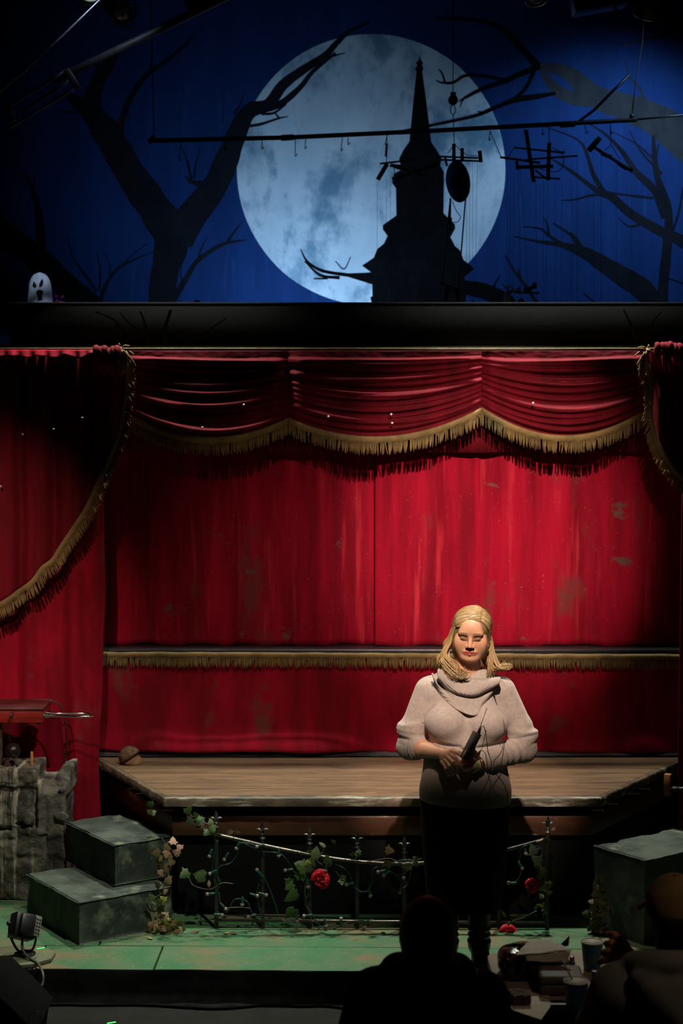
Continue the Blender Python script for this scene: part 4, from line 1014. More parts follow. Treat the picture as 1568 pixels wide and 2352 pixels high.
vine('single small green ivy sprig under the left platform edge above the steps', 8.50, [[(350, 1840), (345, 1855), (348, 1870)]], [(345, 1852, 15, 'green'), (350, 1862, 14, 'green'), (340, 1868, 14, 'pale'), (352, 1850, 12, 'green')])
vine('looping ivy tendril with three leaves at the left fence post', 8.25, [[(432, 2005), (440, 2030), (460, 2040), (485, 2042), (505, 2030), (520, 2028), (535, 2030)], [(503, 2050), (506, 2075), (518, 2085), (545, 2084), (575, 2086)]],
     [(432, 2002, 24, 'green'), (452, 2022, 26, 'pale', 'broad'), (472, 2014, 28, 'green', 'broad'), (480, 2038, 16, 'tan', 'slim')])
vine('leafy rose vine twined round the third fence post, big green leaves below a bloom', 8.255, [[(745, 1945), (738, 1960), (712, 1955), (730, 1980), (755, 1990), (758, 1975)], [(711, 1975), (705, 2010), (700, 2050), (708, 2090), (715, 2115), (722, 2140)], [(690, 2112), (660, 2114), (640, 2140)], [(705, 2112), (725, 2120), (735, 2150)], [(770, 2000), (785, 2020), (800, 2030)]],
     [(724, 1970, 26, 'pale'), (712, 1985, 20, 'green'), (700, 1990, 26, 'green'), (688, 2000, 24, 'green'), (716, 2000, 22, 'grey'), (702, 1982, 14, 'yellow'), (684, 2050, 34, 'green', 'broad'), (678, 2088, 32, 'green', 'broad'), (748, 1946, 18, 'pale', 'slim'), (772, 1938, 18, 'green', 'slim'), (756, 1972, 20, 'green'), (690, 2020, 26, 'green'), (668, 2020, 22, 'green'), (737, 2140, 15, 'green'), (688, 2130, 14, 'green', 'slim'), (672, 2030, 22, 'green'), (790, 2022, 16, 'green'), (784, 2020, 14, 'pale'), (760, 1988, 16, 'green', 'slim')], 'rose vine', 'rose_vine')
vine('pale dry ivy tendrils wound along the fence rail left of the speaker', 8.25, [[(840, 1980), (870, 1975), (895, 1972), (925, 1984), (950, 1978), (968, 1972)], [(905, 2010), (925, 2008), (945, 1990), (935, 2030), (922, 2042)], [(815, 1975), (825, 1960)]],
     [(886, 1952, 20, 'tan'), (886, 1979, 20, 'tan'), (828, 1958, 14, 'green'), (930, 1985, 16, 'green'), (950, 1980, 14, 'pale'), (955, 1968, 12, 'tan'), (936, 1995, 12, 'tan'), (808, 1960, 12, 'green'), (790, 2020, 14, 'green')])
vine('green and yellow ivy climbing the right end post of the fence', 8.25, [[(1225, 1960), (1238, 1985), (1250, 2010), (1250, 2040), (1246, 2070), (1248, 2110)]],
     [(1228, 1962, 26, 'grey'), (1240, 1980, 24, 'grey'), (1232, 1988, 14, 'yellow'), (1252, 1996, 14, 'yellow'), (1252, 2010, 18, 'green'), (1244, 2016, 14, 'tan'), (1258, 2026, 16, 'yellow'), (1248, 2034, 15, 'pale'), (1256, 2050, 14, 'tan'), (1244, 2046, 12, 'green'), (1238, 2076, 20, 'pale', 'slim'), (1248, 2084, 15, 'yellow', 'slim'), (1246, 2062, 12, 'pale'), (1252, 2100, 12, 'green'), (1162, 2108, 18, 'green', 'slim'), (1170, 2116, 12, 'yellow', 'slim')])
vine('bushy dry tan ivy climbing the left corner of the right step block', 8.21, [[(1385, 2145), (1372, 2110), (1368, 2070), (1378, 2035), (1382, 2015)], [(1350, 2140), (1362, 2110), (1352, 2090)]],
     scatter([(1382, 2020), (1372, 2060), (1378, 2090), (1368, 2120), (1380, 2145)], 46, (12, 19), ['tan', 'tan', 'brown', 'pink', 'tan', 'grey'], 5, jit=15) + scatter([(1355, 2105), (1365, 2135)], 12, (11, 16), ['tan', 'brown', 'pale'], 8, jit=10) + scatter([(1370, 2138), (1395, 2142)], 10, (11, 15), ['yellow', 'pale', 'green'], 9, jit=10))
vine('thin row of dry ivy leaves along the foot of the right step block', 8.12, [[(1440, 2168), (1470, 2172), (1510, 2180)]], [(1462, 2120, 15, 'tan'), (1468, 2160, 17, 'brown'), (1488, 2166, 18, 'yellow'), (1446, 2164, 12, 'tan', 'slim'), (1484, 2176, 12, 'pale', 'slim')])
for a, b, c, k in ((452, 2140, 'brown', 'ivy'), (515, 2144, 'brown', 'slim'), (528, 2143, 'brown', 'slim'), (882, 2142, 'tan', 'slim'), (905, 2146, 'tan', 'slim'), (350, 2156, 'yellow', 'slim'), (734, 2142, 'pale', 'broad')):
    q = atz(a, b, .006); lo = bpy.data.objects.new('fallen_leaf', leaf_me(k, c)); COL.objects.link(lo); s = 18 / sc(8.3)
    lo.matrix_world = TR(q, (rng.uniform(-.2, .2), rng.uniform(-.2, .2), rng.uniform(0, 6)), (s, s, s)); 
    tag(lo, {452: 'dry brown leaf lying right of the leaf heap at the left steps', 515: 'dry curled leaf on the floor just right of the first fence post', 528: 'second dry curled leaf right of the first fence post', 882: 'tan leaf lying under the fence between fourth and fifth posts', 905: 'tan leaf lying at the fifth fence post', 350: 'bright yellow leaf lying before the leaf heap', 734: 'pale leaf lying at the foot of the third fence post'}[a], 'leaf', 'fallen leaves')

# ---- red silk roses
rose_m = mat('red_silk', (.55, .010, .018), (.36, .006, .012), 12, (.3, .7), rough=.6, sheen=.3, spec=.2)
def rose(label, px, py, Y, dia, tilt, seed):
    r = random.Random(seed); c = at(px, py, Y); t = thing('silk_rose', label, 'rose', c, 'red silk roses'); R = dia / sc(Y) / 2
    def petal(a0, span, r0, r1, h, curl):
        def f(u, v):
            a = a0 + (u - .5) * span; w = math.sin(math.pi * min(max(u, .02), .98)) ** .35
            rad = r0 + (r1 - r0) * v ** 1.4 + curl * v ** 5; z = h * v * w + .02 * R * math.sin(u * 9 + a0)
            if v > .8: z -= curl * (v - .8) * 2
            return Vector((rad * math.cos(a), rad * math.sin(a), z))
        return grid(f, 8, 6)
    rm = TR(c, tilt)
    spec_ = [(2.0, .10, .16, .75, 0), (2.0, .12, .22, .82, .0), (1.9, .16, .36, .80, .04), (1.9, .16, .40, .78, .05), (1.9, .18, .44, .76, .06), (1.7, .22, .66, .62, .14), (1.7, .22, .72, .58, .16), (1.7, .22, .74, .55, .18), (1.6, .24, .92, .36, .22), (1.6, .24, .96, .32, .22), (1.6, .24, .98, .30, .22), (1.6, .24, 1.0, .30, .20)]
    for i, (sp, r0, r1, h, cu) in enumerate(spec_):
        o = add('petal', xf(petal(i * 2.4 + r.uniform(-.3, .3), sp, r0 * R, r1 * R, h * R * 1.1, cu * R), rm), rose_m, t); solid(o, .0012)
    add('sepal', xf(lathe([(.02 * R, -.28 * R), (.22 * R, -.12 * R), (.3 * R, .05 * R)], 10), rm), LEAFM['green'], t)
    return t
rose('red silk rose blooming on the third fence post among green leaves', 734, 2020, 8.23, 40, (math.radians(70), 0, math.radians(20)), 1)
rose('small red silk rose near the right end post of the fence', 1222, 2034, 8.235, 30, (math.radians(80), 0, math.radians(-30)), 2)
rose('drooping red silk rose lying low by the speaker\'s boot', 1166, 2146, 8.22, 40, (math.radians(55), math.radians(25), 0), 3)
# ================================================================== RIGGING ABOVE THE BRIDGE
YH = 10.9; blk = MAT['black_paint']
black_metal = mat('black_metal', (.012, .012, .014), (.02, .02, .022), 12, rough=.45, metal=.4)
string_m = mat('black_string', (.008, .008, .010), rough=.8)
hb = thing('hanging_pipe', 'long black pipe with hooks hung on cables across the moon', 'pipe', at(900, 300, YH))
add('pipe', tube([at(343, 323, YH), at(660, 316, YH), at(1000, 300, YH), at(1462, 275, YH)], .0145, 14), black_metal, hb)
add('thin_rod', tube([at(1455, 275, YH), at(1640, 258, YH)], .006, 8), black_metal, hb)
add('joint', tube([at(645, 317, YH), at(675, 315, YH)], .019, 14), black_metal, hb)
add('joint', tube([at(1285, 287, YH), at(1320, 285, YH)], .018, 14), black_metal, hb)
add('end_cap', tube([at(341, 324, YH), at(348, 323, YH)], .019, 14), black_metal, hb)
add('strut', tube([at(1322, 284, YH), at(1365, 252, YH), at(1404, 212, YH), at(1444, 173, YH)], .009, 10), black_metal, hb)
for pts in ([(354, 318), (352, 250), (349, 120), (346, -120)], [(1450, 268), (1458, 200), (1474, 100), (1490, -120)]):
    add('cable', tube([at(a, b, YH) for a, b in pts], .0035, 6), string_m, hb)
for a, b, l in ((415, 322, 48), (520, 320, 24), (602, 318, 24), (678, 316, 42), (702, 315, 26), (786, 312, 34), (799, 312, 20), (889, 306, 26), (1125, 296, 26), (1246, 288, 22), (1343, 284, 22), (1401, 282, 26)):
    p = at(a, b + 4, YH); e = at(a + rng.uniform(-5, 3), b + l, YH)
    add('hook', tube(spline([p, p.lerp(e, .6), e, e + Vector((.008, 0, .004)), e + Vector((.011, 0, .016))], 4), .0028, 6), string_m, hb)
for a, b in ((352, 316), (1450, 268)):
    add('shackle', ball(at(a, b, YH), .015, 10, 8, (1, 1, 1.3)), black_metal, hb)
pb = thing('pulley_block', 'small black pulley block hanging on a cord before the steeple', 'pulley', at(1040, 245, YH - .05))
pc_ = at(1040, 230, YH - .05)
add('sheave', xf(lathe([(.022, -.016), (.030, -.014), (.024, -.004), (.024, .004), (.030, .014), (.022, .016)], 18), TR(pc_, (math.pi / 2, 0, 0))), black_metal, pb, sharp=40)
add('cheek', box(pc_ + Vector((0, -.018, .01)), (.034, .006, .075), .003), black_metal, pb)
add('cord', tube([at(1040, -120, YH - .05), at(1040, 120, YH - .05), pc_], .003, 6), string_m, pb)
add('ring', tube([pc_ + Vector((.016 * math.cos(t), 0, -.06 + .03 * math.sin(t))) for t in [i * .45 for i in range(15)]], .003, 6), string_m, pb)
add('cord', tube([pc_ + Vector((0, 0, -.09)), at(1041, 290, YH - .04)], .003, 6), string_m, pb)
wood_k = mat('dark_control_wood', (.020, .017, .016), (.032, .028, .025), 10, stretch=(1, 1, 4), rough=.6)
wood_b = mat('bluish_control_wood', (.075, .09, .10), (.04, .05, .055), 10, rough=.55)
def control(label, bars, hang, strings, Y=YH - .03, tips=()):
    t = thing('marionette_control', label, 'puppet control', at(bars[0][0], bars[0][1], Y), 'marionette controls hung on the pipe')
    for b in bars:
        a, e = at(b[0], b[1], Y + b[5] if len(b) > 5 else Y), at(b[2], b[3], Y + b[5] if len(b) > 5 else Y)
        d = e - a; ang = math.atan2(d.z, d.x); w = b[4] / sc(Y)
        add('bar', box((a + e) / 2, (d.length, .014, w), .003, rot=(0, -ang, 0)), wood_k, t, sharp=40)
    for p in tips:
        add('tip', ball(at(p[0], p[1], Y - .01), .007, 8, 6), wood_b, t)
    for h in hang: add('hanging_wire', tube(spline([at(a, b, Y) for a, b in h], 4), .0026, 6), string_m, t)
    for (a, b, c, d) in strings: add('string', tube([at(a, b, Y), at(c, d, Y - .05)], .0011, 4), string_m, t)
    return t
control('dark wooden puppet control with a tilted handle, just left of the steeple', [(872, 376, 960, 366, 4), (867, 413, 889, 376, 10), (895, 380, 925, 382, 7), (900, 412, 1010, 376, 9, .02), (905, 383, 970, 404, 6, .03), (886, 360, 888, 330, 5)],
        [[(888, 310), (888, 340), (887, 372)], [(892, 372), (902, 378), (906, 400)]], [(866, 415, 866, 700), (887, 400, 888, 690), (896, 412, 897, 700), (1010, 380, 1012, 700)])
control('dark wooden crossed puppet control above the round metal dish', [(1000, 359, 1098, 363, 4), (1008, 367, 1100, 370, 4, .03), (1101, 346, 1104, 373, 9), (1042, 330, 1042, 372, 8), (1061, 340, 1061, 372, 8, .04), (1022, 362, 1026, 382, 5)],
        [[(1041, 290), (1043, 330)], [(1043, 331), (1028, 352)], [(1043, 331), (1070, 355), (1096, 358)]], [(1085, 372, 1085, 700), (1096, 373, 1090, 690), (1078, 372, 1078, 700), (1072, 372, 1070, 690)])
control('large tangled dark puppet control with two upright bars, right of the moon', [(1207, 298, 1225, 418, 9), (1261, 328, 1258, 414, 9, .02), (1180, 339, 1296, 351, 4), (1212, 366, 1326, 358, 4), (1148, 361, 1240, 374, 5, .03), (1190, 384, 1270, 382, 8), (1228, 407, 1286, 411, 4), (1186, 370, 1188, 390, 7), (1228, 390, 1256, 412, 4, .02)],
        [[(1262, 292), (1260, 310), (1262, 328)], [(1268, 340), (1290, 352), (1294, 375), (1284, 392), (1262, 394), (1240, 388)], [(1180, 339), (1168, 358), (1160, 365)], [(1125, 302), (1150, 360)]],
        [(1165, 375, 1164, 690), (1172, 378, 1170, 690), (1180, 380, 1178, 680), (1190, 392, 1196, 700), (1230, 418, 1232, 690), (1248, 414, 1246, 700), (1258, 415, 1252, 700), (1275, 412, 1276, 690), (1290, 410, 1288, 700), (1195, 392, 1215, 700), (1312, 362, 1312, 690), (1325, 360, 1325, 700)], tips=((1294, 349), (1322, 358), (1210, 367)))
t4 = control('slim slanting puppet control with a flat bluish paddle, far right', [(1350, 346, 1372, 320, 10, -.01), (1362, 337, 1452, 394, 7), (1380, 352, 1405, 362, 9, .015), (1418, 374, 1440, 388, 9, .01), (1450, 385, 1450, 394, 6)],
             [[(1401, 284), (1402, 330), (1390, 344)], [(1402, 330), (1424, 368)]], [(1380, 360, 1380, 700), (1415, 380, 1415, 700), (1450, 396, 1450, 700), (1362, 348, 1364, 690)])
a_ = at(1352, 347, YH - .06); e_ = at(1378, 316, YH - .06); d_ = e_ - a_
add('paddle', box((a_ + e_) / 2, (d_.length, .010, .032), .004, rot=(0, -math.atan2(d_.z, d_.x), 0)), wood_b, t4, sharp=40)
dish = thing('metal_dish', 'round dark metal dish hanging tilted in front of the steeple', 'dish', at(1050, 463, YH - .08))
dc = at(1051, 417, YH - .06)
add('plate', xf(lathe([(.001, -.040), (.03, -.036), (.06, -.024), (.10, -.010), (.128, 0), (.131, .003), (.126, .004), (.098, -.005), (.058, -.018), (.028, -.030), (.001, -.034)], 36), TR(dc, (math.radians(88), math.radians(0), math.radians(50)))), mat('tarnished_metal', (.16, .15, .15), (.08, .07, .07), 8, rough=.36, metal=.7), dish, sharp=60)
add('handle_rod', tube([at(1034, 455, YH - .05), at(1033, 520, YH - .05)], .006, 8), black_metal, dish)
add('grip', tube([at(1033, 500, YH - .05), at(1034, 530, YH - .05)], .013, 10), black_metal, dish)
add('wire_loop', tube(spline([at(1038, 462, YH - .05), at(1048, 485, YH - .05), at(1057, 498, YH - .05), at(1050, 510, YH - .05), at(1040, 510, YH - .05)], 5), .0025, 6), string_m, dish)
YP = 10.45
tz = thing('puppet_trapeze', 'hanging trapeze of two long rods with a small dim puppet, before the steeple foot', 'puppet', at(1034, 700, YP))
rod_m = mat('grey_rod', (.06, .065, .07), rough=.5)
add('rod', tube([at(1033, 465, YP), at(1015, 652, YP)], .0045, 8), rod_m, tz); add('rod', tube([at(1070, 440, YP), at(1052, 664, YP)], .0045, 8), rod_m, tz)
add('bar', tube([at(1012, 650, YP), at(1056, 666, YP)], .008, 8), rod_m, tz)
dkr = mat('dim_brown_cloth', (.045, .022, .020), rough=.9)
add('leg', tube([at(1030, 655, YP), at(1024, 680, YP), at(1021, 712, YP)], [.016, .012, .010], 10), dkr, tz); add('leg', tube([at(1046, 662, YP), at(1052, 682, YP), at(1048, 712, YP)], [.016, .012, .010], 10), dkr, tz)

# ---- puppets resting on the bridge
ZD = 2.916; YG = 10.2
gx = at(92, 690, YG).x; gs = sc(YG)
ghost_m = mat('white_ghost_cloth', (.62, .64, .68), (.48, .50, .54), 10, (.35, .7), (3, 3, .5), rough=.85, bump=.2, bscale=80)
gh = thing('ghost_puppet', 'white cloth ghost puppet with black eyes and screaming mouth, on the bridge at left', 'puppet', (gx, YG, ZD))
gtop = at(92, 625, YG).z - ZD
def gho(u, v):
    a = u * 2 * math.pi; z = gtop * (1 - v)
    r = .068 * (1 - max(0, 1 - v / .24) ** 2.2) ** .5 if v < .24 else .068 + (v - .24) * .055
    f = sstep(.3, 1, v) * .10 * math.sin(a * 9 + math.sin(v * 3)) + sstep(.2, .9, v) * .05 * math.sin(a * 17 + 2)
    r *= 1 + f
    return Vector((gx + r * math.cos(a), YG + r * .85 * math.sin(a), ZD + z))
add('sheet', grid(gho, 72, 36), ghost_m, gh)
gblk = mat('ghost_black', (.004, .004, .005), rough=.9)
def patch(pts, Y0, bulge):
    P = []
    for a, b in pts:
        q = at(a, b, Y0); dx = (q.x - gx) / .075; P.append(Vector((q.x, YG - .0635 * math.sqrt(max(.05, 1 - dx * dx)) - bulge, q.z)))
    return prism(P, (0, .012, 0))
add('eye', patch([(78, 646), (82, 652), (84, 656), (83, 658), (78, 656), (76, 651)], YG - .06, .006), gblk, gh, smooth=False)
add('eye', patch([(97, 640), (99, 646), (98, 654), (93, 657), (91, 653), (93, 647)], YG - .06, .006), gblk, gh, smooth=False)
add('mouth', patch([(85, 668), (92, 665), (99, 668), (99, 672), (96, 676), (97, 688), (88, 689), (89, 676), (85, 672)], YG - .06, .010), gblk, gh, smooth=False)
fl = thing('pink_flower_sprig', 'small crimson flower sprig beside the ghost puppet on the bridge', 'flower', (at(134, 690, YG).x, YG, ZD))
fr_ = random.Random(4); fm = mat('crimson_petal', (.35, .03, .08), (.22, .02, .05), 10, rough=.6)
for i in range(9):
    q = at(126 + fr_.uniform(0, 20), 683 + fr_.uniform(-4, 18), YG); add('petal', ball(q, fr_.uniform(.009, .014), 8, 6, (1, .6, .8)), fm, fl)
add('stem', tube([Vector((at(134, 690, YG).x, YG, ZD)), at(134, 690, YG)], .004, 6), stem_m, fl)
YR = 10.3
o = add('red_cloth_bundle', xf(ball((0, 0, 0), 1, 20, 12), TR(Vector((at(452, 700, YR).x, YR, ZD + .146)), (0, 0, .3), (.055, .05, .145))), mat('dark_red_cloth', (.09, .006, .008), rough=.85, bump=.5, bscale=25)); tag(o, 'dark red cloth bundle just showing over the bridge rail left of the moon', 'bundle')
rp_ = thing('feathered_puppet', 'dark red puppet with white feathers slumped on the bridge right of the steeple', 'puppet', (at(1195, 700, YP).x, YP, ZD))
redp = mat('puppet_red', (.26, .02, .02), (.16, .012, .014), 9, rough=.8); fea = mat('white_feather', (.72, .72, .74), (.5, .5, .52), 16, rough=.8)
q0 = at(1196, 690, YP)
add('body', xf(ball((0, 0, 0), 1, 18, 12), TR(Vector((q0.x, YP, ZD + .155)), (0, 0, 0), (.046, .04, .155))), redp, rp_)
add('head', ball(at(1227, 656, YP), .015, 14, 10, (1, 1, 1.25)), redp, rp_)
add('neck', tube([at(1204, 668, YP), at(1216, 664, YP), at(1226, 658, YP)], [.020, .014, .010], 10), redp, rp_)
add('arm', tube([at(1164, 669, YP), at(1200, 672, YP), at(1238, 673, YP)], .006, 8), wood_k, rp_)
for i in range(12):
    b0 = at(1168 + fr_.uniform(-4, 26), 672 + fr_.uniform(-4, 6), YP); tipv = b0 + Vector((fr_.uniform(-.05, .05), fr_.uniform(-.03, .02), fr_.uniform(.02, .065)))
    add('feather', tube([b0, b0.lerp(tipv, .5), tipv], [.004, .008, .001], 6, flat=.3), fea, rp_)
add('skirt', tube([at(1166, 672, YP), at(1164, 700, YP), Vector((at(1163, 700, YP).x, YP, ZD))], [.018, .024, .03], 12), fea, rp_)
o = add('black_puppet_hat', ball(at(1085, 698, YP) + Vector((0, 0, -.13)), .16, 14, 10, (.085, .085, 1)), blk); tag(o, 'small black puppet hat poking above the bridge rail right of the steeple', 'hat')

# ---- stage lanterns and pipes overhead
can_m = mat('black_lantern', (.010, .010, .012), (.016, .016, .018), 10, rough=.4, metal=.3)
def lantern(label, px, py, Y, direction, r, ln, lens, square=False):
    p = at(px, py, Y); d = Vector(direction).normalized(); t = thing('stage_lantern', label, 'stage light', p, 'lanterns hung over the stage')
    rot = d.to_track_quat('Z', 'Y').to_matrix().to_4x4(); M4 = TR(p) @ rot
    add('body', xf(lathe([(r * .35, -ln), (r * .8, -ln * .93), (r * .86, -ln * .5), (r * .98, -ln * .35), (r, -.012), (r, 0), (r * .9, 0), (r * .88, -.02)], 28), M4), can_m, t, sharp=40)
    add('lens', xf(lathe([(.001, .004), (r * .5, .002), (r * .87, -.008), (r * .87, -.012), (.001, -.012)], 28), M4), lens, t)
    if square:
        V = []
        for sx, sy, w, h in ((0, 1, 2.3, .18), (0, -1, 2.3, .18), (1, 0, .18, 2.1), (-1, 0, .18, 2.1)):
            V.append(box(Vector((sx * r * 1.06, sy * r * 1.06, .012)), (w * r, h * r, .006), .001))
        add('gel_frame', xf(join(*V), M4), can_m, t, sharp=40)
    else:
        add('rim', xf(tube([Vector((r * 1.01 * math.cos(a), r * 1.01 * math.sin(a), 0)) for a in [i * math.pi / 18 for i in range(37)]], .004, 6), M4), chrome, t)
    side = d.cross(Vector((0, 0, 1)));
    if side.length < .1: side = Vector((1, 0, 0))
    side.normalize(); mid = p - d * ln * .5
    add('yoke', tube([mid + side * r * 1.05, mid + side * r * 1.12 + Vector((0, 0, r * 1.2)), mid + Vector((0, 0, r * 1.7)), mid - side * r * 1.12 + Vector((0, 0, r * 1.2)), mid - side * r * 1.05], .008, 8), can_m, t)
    top = mid + Vector((0, 0, r * 1.7))
    add('hanger', tube([top, Vector((top.x, top.y, 5.62))], .012, 8), can_m, t)
    return t
lens_d = mat('lens_glass', (.16, .20, .26), (.06, .08, .11), 40, (.4, .6), rough=.12, spec=.8)
lens_g = mat('pale_green_gel', (.45, .62, .50), rough=.3, emit=(.55, .80, .62), estr=.35)
lantern('lantern at the top left with a pale blue ribbed lens', 283, 33, 9.0, (.45, -.62, -.42), .055, .18, lens_d, True)
lantern('lantern at the top left corner with a lit pale green gel', 208, -10, 8.9, (.05, -.35, -.55), .055, .18, lens_g, True)
lantern('dark lantern with bright chrome rim high above the left tree', 462, 22, 9.0, (.3, .35, -.75), .07, .2, lens_d)
lantern('round lantern with a chrome lower rim at the top right', 1492, 26, 9.0, (-.05, .55, -.60), .095, .22, lens_d)
lantern('dark lantern barely showing at the top right of the moon', 1232, 2, 9.0, (.1, -.3, -.9), .055, .18, lens_d)
o = add('lighting_bar', tube([Vector((-3.2, 9.0, 5.6)), Vector((3.6, 9.0, 5.6))], .024, 14), black_metal); tag(o, 'horizontal black bar the stage lanterns hang from', 'bar')
fb = thing('flood_box', 'flat black flood box hanging at the top right', 'stage light', at(1376, 5, 9.1))
f0 = at(1376, 12, 9.1)
add('body', box(f0 + Vector((0, .05, .05)), (.28, .16, .13), .008, rot=(0, math.radians(-10), 0)), can_m, fb, sharp=40)
add('cable', tube(spline([at(1412, 12, 9.05), at(1416, 35, 9.05), at(1421, 48, 9.05)], 4), [.005] * 8 + [.009], 8), can_m, fb)
add('knob', ball(at(1360, 38, 9.05), .010, 10, 8), can_m, fb)
add('hanger', tube([f0 + Vector((0, .05, .1)), Vector((f0.x, 9.1, 5.62))], .012, 8), can_m, fb)
YB2 = 8.6
alu = mat('brushed_alu', (.20, .22, .25), (.12, .13, .15), 30, stretch=(.3, 3, 3), rough=.35, metal=.8)
bk = thing('metal_ladder_boom', 'slanting aluminium three-bar ladder boom at the upper left', 'lighting boom', at(100, 230, YB2))
for (a, b, c, d, w) in ((22, 243, 152, 162, 7), (48, 258, 166, 182, 8), (22, 293, 178, 200, 6)):
    p, q = at(a, b, YB2), at(c, d, YB2); dd = q - p
    add('bar', box((p + q) / 2, (dd.length, .02, w / sc(YB2)), .004, rot=(0, -math.atan2(dd.z, dd.x), 0)), alu, bk, sharp=40)
p, q = at(152, 160, YB2), at(180, 204, YB2); dd = q - p
add('end_plate', box((p + q) / 2, (dd.length, .03, .035), .004, rot=(0, -math.atan2(dd.z, dd.x), 0)), black_metal, bk, sharp=40)
p, q = at(20, 240, YB2), at(30, 292, YB2); dd = q - p
add('end_plate', box((p + q) / 2, (dd.length, .03, .03), .004, rot=(0, -math.atan2(dd.z, dd.x), 0)), black_metal, bk, sharp=40)
for a, b in ((24, 260), (43, 266)): add('bolt', xf(lathe([(.008, 0), (.008, .012), (.004, .012), (.004, .004)], 12), TR(at(a, b, YB2 - .02), (math.pi / 2, 0, 0))), alu, bk, sharp=40)
add('boom_pipe', tube([at(120, 186, YB2 + .04), at(300, 100, YB2 + .04), at(520, -8, YB2 + .04), at(760, -120, YB2 + .04)], .020, 12), black_metal, bk)
o = add('slanting_pipe', tube([at(-60, 262, YB2), at(60, 158, YB2), at(146, 80, YB2), at(300, -70, YB2)], .006, 10), alu); tag(o, 'thin slanting metal pipe in the upper left corner', 'pipe')
o = add('pipe_clamp', box(at(52, 164, YB2 - .01), (.05, .03, .02), .004, rot=(0, -.7, 0)), black_metal); tag(o, 'small black clamp on the thin slanting pipe', 'clamp')

# ================================================================== FOREGROUND: LAMP, SPEAKER, TAPE
cb = atz(18, 2193, .02)
bd = []
for i in range(10):
    a = 2 * math.pi * (i + .5) / 10; r = .225 * (1 + .04 * nz(i * 1.7)); bd.append(Vector((cb.x + r * math.cos(a), cb.y + r * .72 * math.sin(a), .0015)))
o = add('plywood_disc', prism(bd, (0, 0, .018), .002), mat('greenish_ply', (.13, .125, .065), (.085, .095, .05), 6, rough=.7, bump=.2, bscale=40)); tag(o, 'thin many-sided greenish plywood board under the small floodlight', 'board')
fz = .020; lb = atz(57, 2192, fz); lamp = thing('small_floodlight', 'small black floodlight with louvred housing on the plywood board', 'floodlight', lb)
add('base', lathe([(.050, 0), (.050, .006), (.040, .010), (.012, .013), (.012, .02)], 28, lb), can_m, lamp, sharp=40)
lc = at(52, 2128, lb.y); R_ = TR(lc, (math.radians(-24), math.radians(20), math.radians(28)))
add('housing', xf(join(box(Vector((0, 0, 0)), (.105, .085, .115), .006), box(Vector((0, -.052, 0)), (.075, .035, .10), .012)), R_), can_m, lamp, sharp=40)
alu_d = mat('dull_grey_plate', (.16, .16, .13), rough=.55)
pl = add('louvre_plate', xf(box(Vector((.027, -.0690, .004)), (.040, .005, .095), .002), R_ @ TR(rot=(0, 0, math.radians(22)))), alu_d, lamp, sharp=40)
for col in (0, 1):
    for k in range(5):
        add('louvre', xf(box(Vector((.018 + col * .017, -.0725, -.030 + k * .016)), (.011, .004, .0045), .001, rot=(0, .35, 0)), R_ @ TR(rot=(0, 0, math.radians(22)))), gblk, lamp, smooth=False)
yk = [R_ @ Vector((-.064, 0, 0)), R_ @ Vector((-.066, 0, 0)) + Vector((0, 0, -.05)), lb + Vector((-.035, 0, .022)), lb + Vector((0, 0, .017)), lb + Vector((.035, 0, .022)), R_ @ Vector((.066, 0, 0)) + Vector((0, 0, -.05)), R_ @ Vector((.064, 0, 0))]
add('yoke', tube(spline(yk, 6), .0055, 8, flat=1.6), can_m, lamp)
add('knob', ball(R_ @ Vector((.070, 0, 0)), .012, 12, 8), can_m, lamp); add('knob', ball(R_ @ Vector((-.070, 0, 0)), .012, 12, 8), can_m, lamp)
cr = mat('grey_cable', (.06, .06, .045), rough=.6)
add('cable', tube(spline([R_ @ Vector((0, -.02, -.06)), at(52, 2180, lb.y - .05), at(62, 2196, lb.y - .07), at(86, 2212, lb.y - .13), at(98, 2235, 7.58), at(98, 2258, 7.55), at(88, 2282, 7.52), Vector((at(80, 2296, 7.45).x, 7.45, AUD + .006)), Vector((at(30, 2300, 7.4).x, 7.40, AUD + .006))], 8), .0062, 8), cr, lamp)
ws = thing('floor_monitor', 'black wedge-shaped floor monitor speaker in the lower left corner', 'speaker', (at(20, 2300, 7.05).x, 7.05, AUD))
YW = 6.95
pf = [at(-220, 2240, YW), at(0, 2232, YW), at(56, 2284, YW), at(104, 2333, YW), at(92, 2352, YW)]
pf = [Vector((p.x, YW - .2, p.z)) for p in pf] + [Vector((at(80, 2352, YW).x, YW - .2, AUD + .002)), Vector((at(-220, 2352, YW).x, YW - .2, AUD + .002))]
add('cabinet', prism(pf, (0, .42, 0), .008), mat('black_speaker_carpet', (.006, .006, .006), rough=.95, spec=.05, bump=.5, bscale=200), ws, sharp=40)
add('cable', tube(spline([at(-30, 2205, 7.3), at(20, 2252, 7.3), at(60, 2290, 7.25), at(75, 2310, 7.2)], 6), .004, 6), rub, ws)
el = at(78, 2341, YW - .205)
add('badge', xf(tube([Vector((.022 * math.cos(a), 0, .035 * math.sin(a))) for a in [i * math.pi / 12 for i in range(25)]], .0012, 5), TR(el, (0, .5, 0))), mat('dim_badge', (.03, .03, .028), rough=.5), ws)
gt = mat('glow_tape', (.12, .75, .22), rough=.5, emit=(.10, .80, .22), estr=.35)
for a, b, z, rz, lab in ((94, 2178, .0215, .5, 'strip of bright green glow tape on the plywood board beside the floodlight'), (13, 2215, .0215, .3, 'strip of bright green glow tape at the front of the plywood board'), (256, 2349, AUD + .001, .45, 'strip of bright green glow tape on the dark auditorium floor')):
    q = atz(a, b, z); o = add('glow_tape', box(q, (.040, .014, .001), .0, rot=(0, 0, rz)), gt, smooth=False); tag(o, lab, 'tape')

